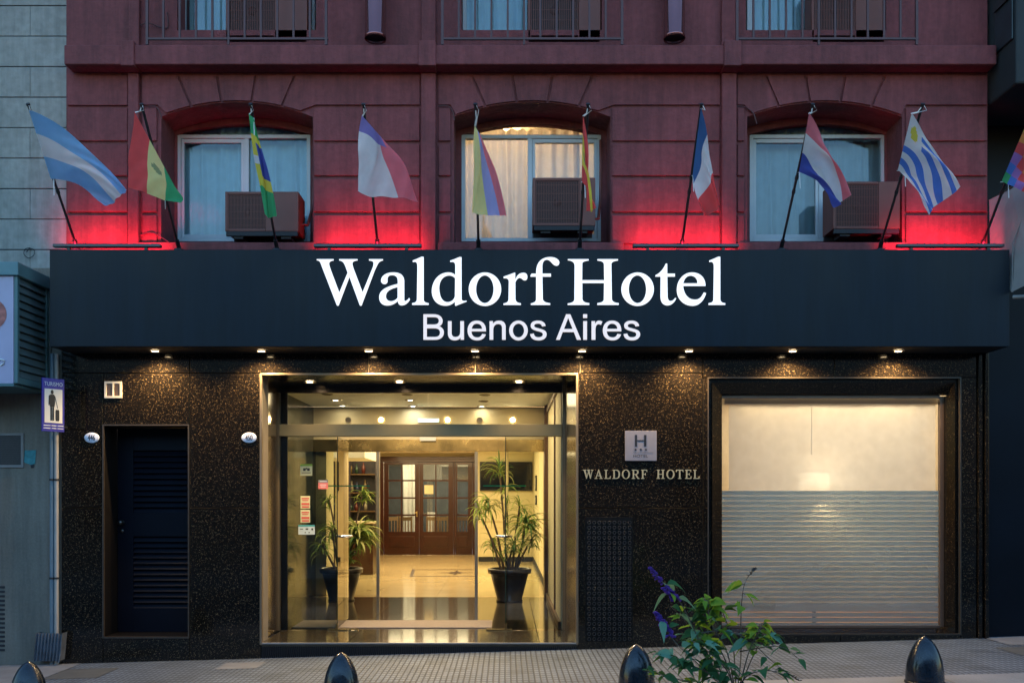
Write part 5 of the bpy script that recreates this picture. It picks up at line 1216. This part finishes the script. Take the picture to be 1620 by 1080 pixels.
m.add(vs, fs); a = W(57, 1001, -.12); b = W(98, 1001, -.12); c = W(94, 1045, -.12); d = W(53, 1045, -.12)
m.add([a, d, (d.x, .028, d.z), (a.x, .028, a.z)], [(0, 1, 2, 3)]); m.add([b, c, (c.x, .028, c.z), (b.x, .028, b.z)], [(0, 1, 2, 3)])
m.build('sheet', pm('dull_zinc', (.13, .15, .18), .5, metal=.3, var=.3, scale=9), t)
# tourist sign on its post
YS = -.36
t = thing('street_sign', (GX(82, YS), YS, GZ(682, YS)), 'blue tourist stop sign with a white panel of a figure pulling a suitcase', 'sign')
cx, cz = GX(84.5, YS), GZ(640.5, YS); RM = Matrix.Translation((cx, YS, cz)) @ Matrix.Rotation(R(52), 4, 'Z')
SW, SH = .225, .53
def srect(mb, x0, x1, z0, z1, y, th=.002):
    vs = [RM @ Vector(v) for v in ((x0, y, z0), (x1, y, z0), (x1, y + th, z0), (x0, y + th, z0), (x0, y, z1), (x1, y, z1), (x1, y + th, z1), (x0, y + th, z1))]
    mb.add(vs, [(0, 3, 2, 1), (4, 5, 6, 7), (0, 1, 5, 4), (1, 2, 6, 5), (2, 3, 7, 6), (3, 0, 4, 7)])
m = MB(); srect(m, -SW / 2, SW / 2, -SH / 2, SH / 2, 0, .02); m.build('board', pm('sign_blue', (.035, .025, .28), .35, var=.08), t, bevel=.003)
for side, yy in ((1, -.003), (-1, .021)):
    m = MB(); srect(m, -SW * .40, SW * .40, -SH * .335, SH * .30, yy, .002); m.build('panel', pm('sign_panel', (.80, .74, .62), .4, var=.03), t, bevel=.0)
    m = MB(); yk = yy - .002 if side > 0 else yy + .003
    def sp(pts):
        vs = [RM @ Vector((x_ * .86 - .004, yk, z_)) for x_, z_ in pts]; m.add(vs, [tuple(range(len(vs)))])
    sp([(-.012 + .017 * math.cos(a * .5236), .128 + .022 * math.sin(a * .5236)) for a in range(12)])
    sp([(-.045, .098), (-.03, .105), (.008, .105), (.02, .09), (.022, .03), (.014, -.02), (-.036, -.02), (-.04, .0)])
    sp([(-.052, .09), (-.042, .1), (-.04, .02), (-.045, -.005), (-.055, -.005)])
    sp([(-.034, -.021), (-.014, -.021), (-.014, -.155), (-.034, -.155)]); sp([(-.010, -.021), (.010, -.021), (.010, -.155), (-.010, -.155)])
    sp([(.016, .09), (.024, .085), (.056, -.03), (.050, -.034)])
    sp([(.032, -.045), (.066, -.045), (.072, -.06), (.072, -.145), (.066, -.158), (.032, -.158), (.026, -.145), (.026, -.06)])
    m.build('pictogram', INK, t)
m = MB(); add_text(m, 'TURISMO', (0, -.0035, .190), .038, .80, mtx=RM)
m.build('lettering', WHITE, t)
m = MB()
for zz in (-.205, -.232):
    for (a, b) in ((-.10, -.03), (-.02, .03), (.04, .10)): srect(m, a, b, zz - .004, zz + .004, -.0035)
m.build('small_print', WHITE, t)
m = MB(); m.tube([(cx + .0, YS + .025, cz + .2), (cx - .03, -.001, cz + .2)], .012, 10); m.build('bracket', BLACKM, t); m = MB(); m.tube([(cx + .0, YS + .025, cz - .2), (cx - .03, -.001, cz - .2)], .012, 10); m.build('bracket', BLACKM, t)

# ================================================================== RIGHT NEIGHBOUR
rb = thing('dark_building', (8, .3, 0), 'dark blue black shopfront right of the hotel', 'building')
x0 = GX(1546)
m = MB(); m.box(x0, 16, .03, 3, -1, GZ(470)); m.box(GX(1563), 16, .6, 3, GZ(470) + .001, 9.2); m.build('wall', pm('blue_black_wall', (.003, .005, .009), .45, spec=.15, var=.3, scale=1.5), rb)
m = MB(); m.box(x0 + .004, GX(1553), -.02, .029, -.5, GZ(556)); m.box(GX(1556.5), GX(1562), -.035, .029, -.5, GZ(556)); m.build('pilaster', GRAN, rb, bevel=.004)
tm = pm('teal_concrete', (.009, .017, .021), .7, var=.3, scale=2, bump=.2)
m = MB()   # cantilevered slab with sloping underside, seen at the top right
Ya, Yb_ = -.5, .6
P = [(1566, 0, Ya), (1566, 152, Ya)]
a1 = W(1566, -250, Ya); b1 = W(1566, 163, Ya); c1 = W(1625, 118, -1.2)
xa = GX(1567, 0)
zlo, zhi = GZ(165, 0), 9.2
m.add([(xa, Ya, zlo), (xa, Yb_, zlo), (xa, Yb_, zhi), (xa, Ya, zhi), (xa + 6, Ya, zlo), (xa + 6, Yb_, zlo), (xa + 6, Yb_, zhi), (xa + 6, Ya, zhi)],
      [(0, 3, 2, 1), (4, 5, 6, 7), (0, 1, 5, 4), (0, 4, 7, 3), (1, 2, 6, 5), (2, 3, 7, 6)])
m.build('overhang', tm, rb, bevel=.02)
m = MB(); m.box(xa - .02, xa - .001, -.46, -.12, GZ(88, -.1), GZ(12, -.1)); m.build('panel', pm('teal_panel', (.010, .026, .033), .4, var=.3), rb, bevel=.01)
m = MB(); m.box(xa - .04, xa - .021, -.46, -.14, GZ(24, -.1), GZ(12, -.1)); m.build('panel_rail', BLACKM, rb, bevel=.004)
# pale canvas awning
t = thing('awning', (GX(1600), -.3, GZ(460)), 'pale grey sloping awning at the right picture edge', 'awning')
m = MB(); A = W(1565, 316, .0); B = W(1566, 402, .0)
x_ = GX(1599, -.46)
m.add([A, B, W(1600, 462, -.44), W(1633, 446, -.75), W(1640, 270, -.6), W(1600, 299, -.3)], [(0, 1, 5), (1, 2, 5), (2, 3, 5), (3, 4, 5)])
m.add([A + Vector((0, .02, 0)), A + Vector((2.5, .02, .3)), W(1640, 270, -.6)], [(0, 1, 2)])
m.build('canvas', pm('grey_canvas', (.30, .29, .28), .8, var=.12, scale=5), t)
m = MB(); m.tube([W(1602, 462, -.45), W(1602, 385, -.45), W(1618, 345, -.5), W(1634, 325, -.6)], .006, 8); m.tube([W(1603, 470, -.44), W(1640, 468, -.6)], .02, 8); m.build('frame', pm('awning_frame', (.2, .2, .2), .4), t)

# ================================================================== BOLLARDS
proto = None
BM = pm('bollard_paint', (.010, .016, .024), .20, var=.5, scale=9, coat=.15, bump=.12, bscale=18, rv=.14, var2=.3, s2=45)
for i, (px, lab) in enumerate(((45, 'black bullet shaped bollard, leftmost on the kerb'), (540, 'black bullet shaped bollard in front of the entrance'), (1007, 'black bullet shaped bollard beside the violet flowering plant'), (1463, 'black bullet shaped bollard, rightmost on the kerb'))):
    x = GX(px, -2.2); z = ground(x) + .002
    if proto is None:
        t = thing('bollard', (x, -2.2, z), lab, 'bollard', 'bollards along the kerb'); proto = t
        prof = [(.16, 0), (.16, .014), (.148, .02)]
        for k in range(15):
            u = k / 14; prof.append((.147 * (1 - u ** 2.1) ** .62 + .0008, .021 + .357 * u))
        m = MB(); m.lathe((x, -2.2, z), prof[2:], 48); m.build('body', BM, t)
        m = MB(); m.lathe((x, -2.2, z), [(.001, 0), (.155, 0), (.155, .013), (.146, .02), (.001, .02)], 48); m.build('base_ring', BLACK, t)
    else:
        t = copy_tree(proto, None, Vector((x, -2.2, z)) - proto.location); t['label'] = lab

# ================================================================== SALVIA IN A TREE PIT
YS_ = -2.62
px0_ = GX(1165, YS_)
g = MB(); gsheet(g, px0_ - .42, px0_ + .42, -2.9, -2.34, .006)
tag(g.build('tree_pit_soil', pm('pit_soil', (.05, .035, .022), .95, bump=1, bscale=40, var=.3, scale=12)), kind='structure')
sv = thing('salvia_plant', (px0_, YS_, ground(px0_)), 'leafy green plant with violet flower spikes growing at the kerb', 'plant')
rnd = random.Random(11)
root = Vector((px0_, YS_, ground(px0_) + .006))
stems = MB(); fol = MB()
LG = [cloth('salvia_leaf', (.055, .15, .06), .3), cloth('salvia_leaf_light', (.20, .36, .05), .45), cloth('salvia_leaf_pale', (.16, .34, .22), .3)]
def leaf(mb, p, d, L_, w, mi):
    d = d.normalized(); side = d.cross(Vector((0, 0, 1)));
    if side.length < .05: side = Vector((1, 0, 0))
    side.normalize(); tw = rnd.uniform(-.9, .9); up = side.cross(d); side = (side * math.cos(tw) + up * math.sin(tw)); nrm = side.cross(d)
    prof = [(0, .0), (.12, .55), (.3, .95), (.5, .9), (.72, .55), (.9, .2), (1, .0)]
    vs = []; fs = []; dr = rnd.uniform(.05, .9)
    for t_, w_ in prof:
        c = p + d * (L_ * t_) - Vector((0, 0, 1)) * (L_ * dr * t_ * t_)
        vs += [c - side * w * w_ * .5 + nrm * w * w_ * .18, c, c + side * w * w_ * .5 + nrm * w * w_ * .18]
    for k in range(len(prof) - 1):
        a = k * 3; fs += [(a, a + 1, a + 4, a + 3), (a + 1, a + 2, a + 5, a + 4)]
    mb.add(vs, fs, True, mi)
def bez(P, n=14):
    out = []
    P = [Vector(p) for p in P]
    for k in range(len(P) - 1):
        p0 = P[max(k - 1, 0)]; p1 = P[k]; p2 = P[k + 1]; p3 = P[min(k + 2, len(P) - 1)]
        for q in range(n):
            t = q / n; out.append(.5 * ((2 * p1) + (p2 - p0) * t + (2 * p0 - 5 * p1 + 4 * p2 - p3) * t * t + (3 * p1 - p0 - 3 * p2 + p3) * t ** 3))
    out.append(P[-1]); return out
def V(px, py, dy=0): return W(px, py, YS_ + dy)
paths = [  # (points, leaf density, start fraction, light probability, tip)
 ([root, V(1120, 1040, .05), V(1082, 962, .02), V(1056, 930, 0), V(1028, 896, 0)], 5, .35, .5, 'A'),
 ([root, V(1105, 1050, -.05), V(1068, 1015, -.08), V(1050, 985, -.05), V(1037, 966, -.04)], 4, .3, .2, 'B'),
 ([root, V(1172, 1040, .05), V(1172, 990, .05), V(1174, 945, .05), V(1180, 918, .05), V(1195, 898, .05)], 5, .3, .6, 'C'),
 ([root, V(1150, 1030, 0), V(1125, 985, 0), V(1120, 955, 0), V(1112, 945, 0)], 14, .4, .6, ''),
 ([root, V(1160, 1020, .08), V(1150, 985, .08), V(1138, 958, .08), V(1125, 952, .08)], 10, .4, .7, ''),
 ([root, V(1185, 1030, -.05), V(1200, 1000, -.05), V(1205, 985, -.05)], 10, .4, .7, ''),
 ([V(1110, 1000), V(1150, 998, .02), V(1185, 1012, -.03), V(1225, 1048, -.06), V(1265, 1076, -.08)], 5, .2, .25, 'D'),
 ([root, V(1150, 1060, -.12), V(1120, 1030, -.15), V(1090, 1010, -.15)], 12, .2, .1, ''),
 ([root, V(1130, 1070, -.15), V(1080, 1045, -.18), V(1040, 1030, -.2)], 12, .2, .1, ''),
 ([root, V(1180, 1070, -.1), V(1215, 1060, -.12), V(1245, 1070, -.12)], 7, .3, .3, ''),
 ([root, V(1110, 1085, -.1), V(1060, 1070, -.15), V(1020, 1060, -.2)], 10, .2, .1, ''),
 ([root, V(1150, 1050, .12), V(1130, 1015, .15), V(1090, 985, .12), V(1060, 958, .1)], 10, .4, .4, ''),
 ([root, V(1190, 1040, .1), V(1215, 1000, .1), V(1222, 1020, .1)], 8, .4, .3, ''),
 ([V(1170, 1030), V(1215, 1022, 0), V(1240, 1024, 0), V(1262, 1040, 0)], 4, .5, .1, ''),
 ([root, V(1140, 1060, .1), V(1125, 1040, .12), V(1110, 1022, .12), V(1095, 1000, .12)], 10, .3, .2, ''),
]
flowers = []
for pts, dens, st, lp, tip in paths:
    P = bez(pts); n = len(P); stems.tube(P, [.0055 * (1 - .6 * k / n) for k in range(n)], 6)
    k0 = int(st * n); k1 = n - (int(.45 * 14 * 1.6) if tip in 'ABC' and tip else 1)
    step = max(1, int((k1 - k0) / max(dens, 1)))
    for k in range(k0, k1, step):
        for s_ in range(rnd.choice((1, 2, 2))):
            az = rnd.uniform(0, 6.283); d = Vector((math.cos(az), .7 * math.sin(az), rnd.uniform(-.4, .5)))
            L_ = rnd.uniform(.08, .165) * (1.0 if k < n * .8 else .65); hi = P[k].z > root.z + .35
            mi = 1 if rnd.random() < lp else (2 if rnd.random() < (.45 if hi else .2) else 0)
            q = P[k] + d.normalized() * .02; stems.tube([P[k], q], .0025, 5, cap=False); leaf(fol, q, d, L_, L_ * rnd.uniform(.5, .65), mi)
    if tip in ('A', 'B'): flowers.append(P[-24:])
    if tip in ('C', 'D'): flowers.append((P[-10:], 'dry'))
stems.build('stem', pm('salvia_stem', (.10, .09, .07), .7), sv); fol.build('foliage', LG, sv)
VIO = cloth('violet_petal', (.16, .08, .42), .45); DRY = pm('dry_calyx', (.03, .04, .045), .7)
for f in flowers:
    m = MB(); dry = isinstance(f, tuple); P = f[0] if dry else f
    for k, p in enumerate(P):
        for s_ in range(2 if dry else 4):
            az = rnd.uniform(0, 6.283); u = k / len(P); d = Vector((math.cos(az), .6 * math.sin(az), -.35 if not dry else .2)).normalized(); L_ = (.02 if dry else (.05 * (1 - .65 * u))) * rnd.uniform(.7, 1.2)
            if not dry and (u < .12 or (.45 < u < .55)) and rnd.random() < .6: continue
            m.tube([p, p + d * L_ * .5, p + d * L_], [.003, .004 if dry else .009 * (1 - .5 * u), .0025 if dry else .011 * (1 - .6 * u)], 6, cap=False)
    m.build('flower_spike', DRY if dry else VIO, sv)

# ================================================================== FAR SIDE OF THE STREET (seen only in reflections)
ob = thing('opposite_building', (0, -14, 0), 'plain stone building across the street behind the camera', 'building')
m = MB(); m.box(-22, 22, -16, -13.6, -.5, 5.4); m.build('wall', pm('opposite_stone', (.16, .155, .15), .8, var=.2, scale=.5), ob)
for i in range(9):
    for j in range(1):
        m = MB(); m.box(-20 + i * 4.8, -18.3 + i * 4.8, -13.6, -13.55, .8, 3.2); m.build('window', pm('opposite_window', (.03, .04, .05), .15) if (i, j) == (0, 0) else bpy.data.materials['opposite_window'], ob)

# ================================================================== SKY, SUN, CAMERA
w = bpy.data.worlds.new('World'); scene.world = w; w.use_nodes = True
nt = w.node_tree; bg = nt.nodes['Background']
sky = nt.nodes.new('ShaderNodeTexSky'); sky.sky_type = 'NISHITA'; sky.sun_disc = False; sky.sun_elevation = R(2.0); sky.sun_rotation = R(8); sky.altitude = 50; sky.air_density = 1.2; sky.dust_density = .6; sky.ozone_density = 3.0
nt.links.new(sky.outputs[0], bg.inputs[0]); bg.inputs[1].default_value = .15
sl = bpy.data.lights.new('sun', 'SUN'); sl.energy = .06; sl.angle = R(30); sl.color = (.75, .82, 1)
so = bpy.data.objects.new('sun', sl); C.objects.link(so); so.rotation_euler = (R(88), 0, R(172))
cam = bpy.data.cameras.new('camera'); co = bpy.data.objects.new('camera', cam); C.objects.link(co); scene.camera = co
co.location = (0, -CD, EZ); co.rotation_euler = (R(90), 0, 0); cam.sensor_width = 36; cam.lens = F / 1620 * 36
cam.shift_x = (810 - VX) / 1620; cam.shift_y = (HY - 540) / 1620; cam.clip_end = 500; cam.clip_start = .05
vs_ = scene.view_settings; vs_.view_transform = 'Standard'; vs_.look = 'None'; vs_.gamma = 1; vs_.exposure = 3.75
cy = scene.cycles; cy.use_denoising = True; cy.max_bounces = 8; cy.diffuse_bounces = 3; cy.glossy_bounces = 4; cy.transparent_max_bounces = 24; cy.transmission_bounces = 4
cy.sample_clamp_indirect = 4; cy.caustics_reflective = False; cy.caustics_refractive = False
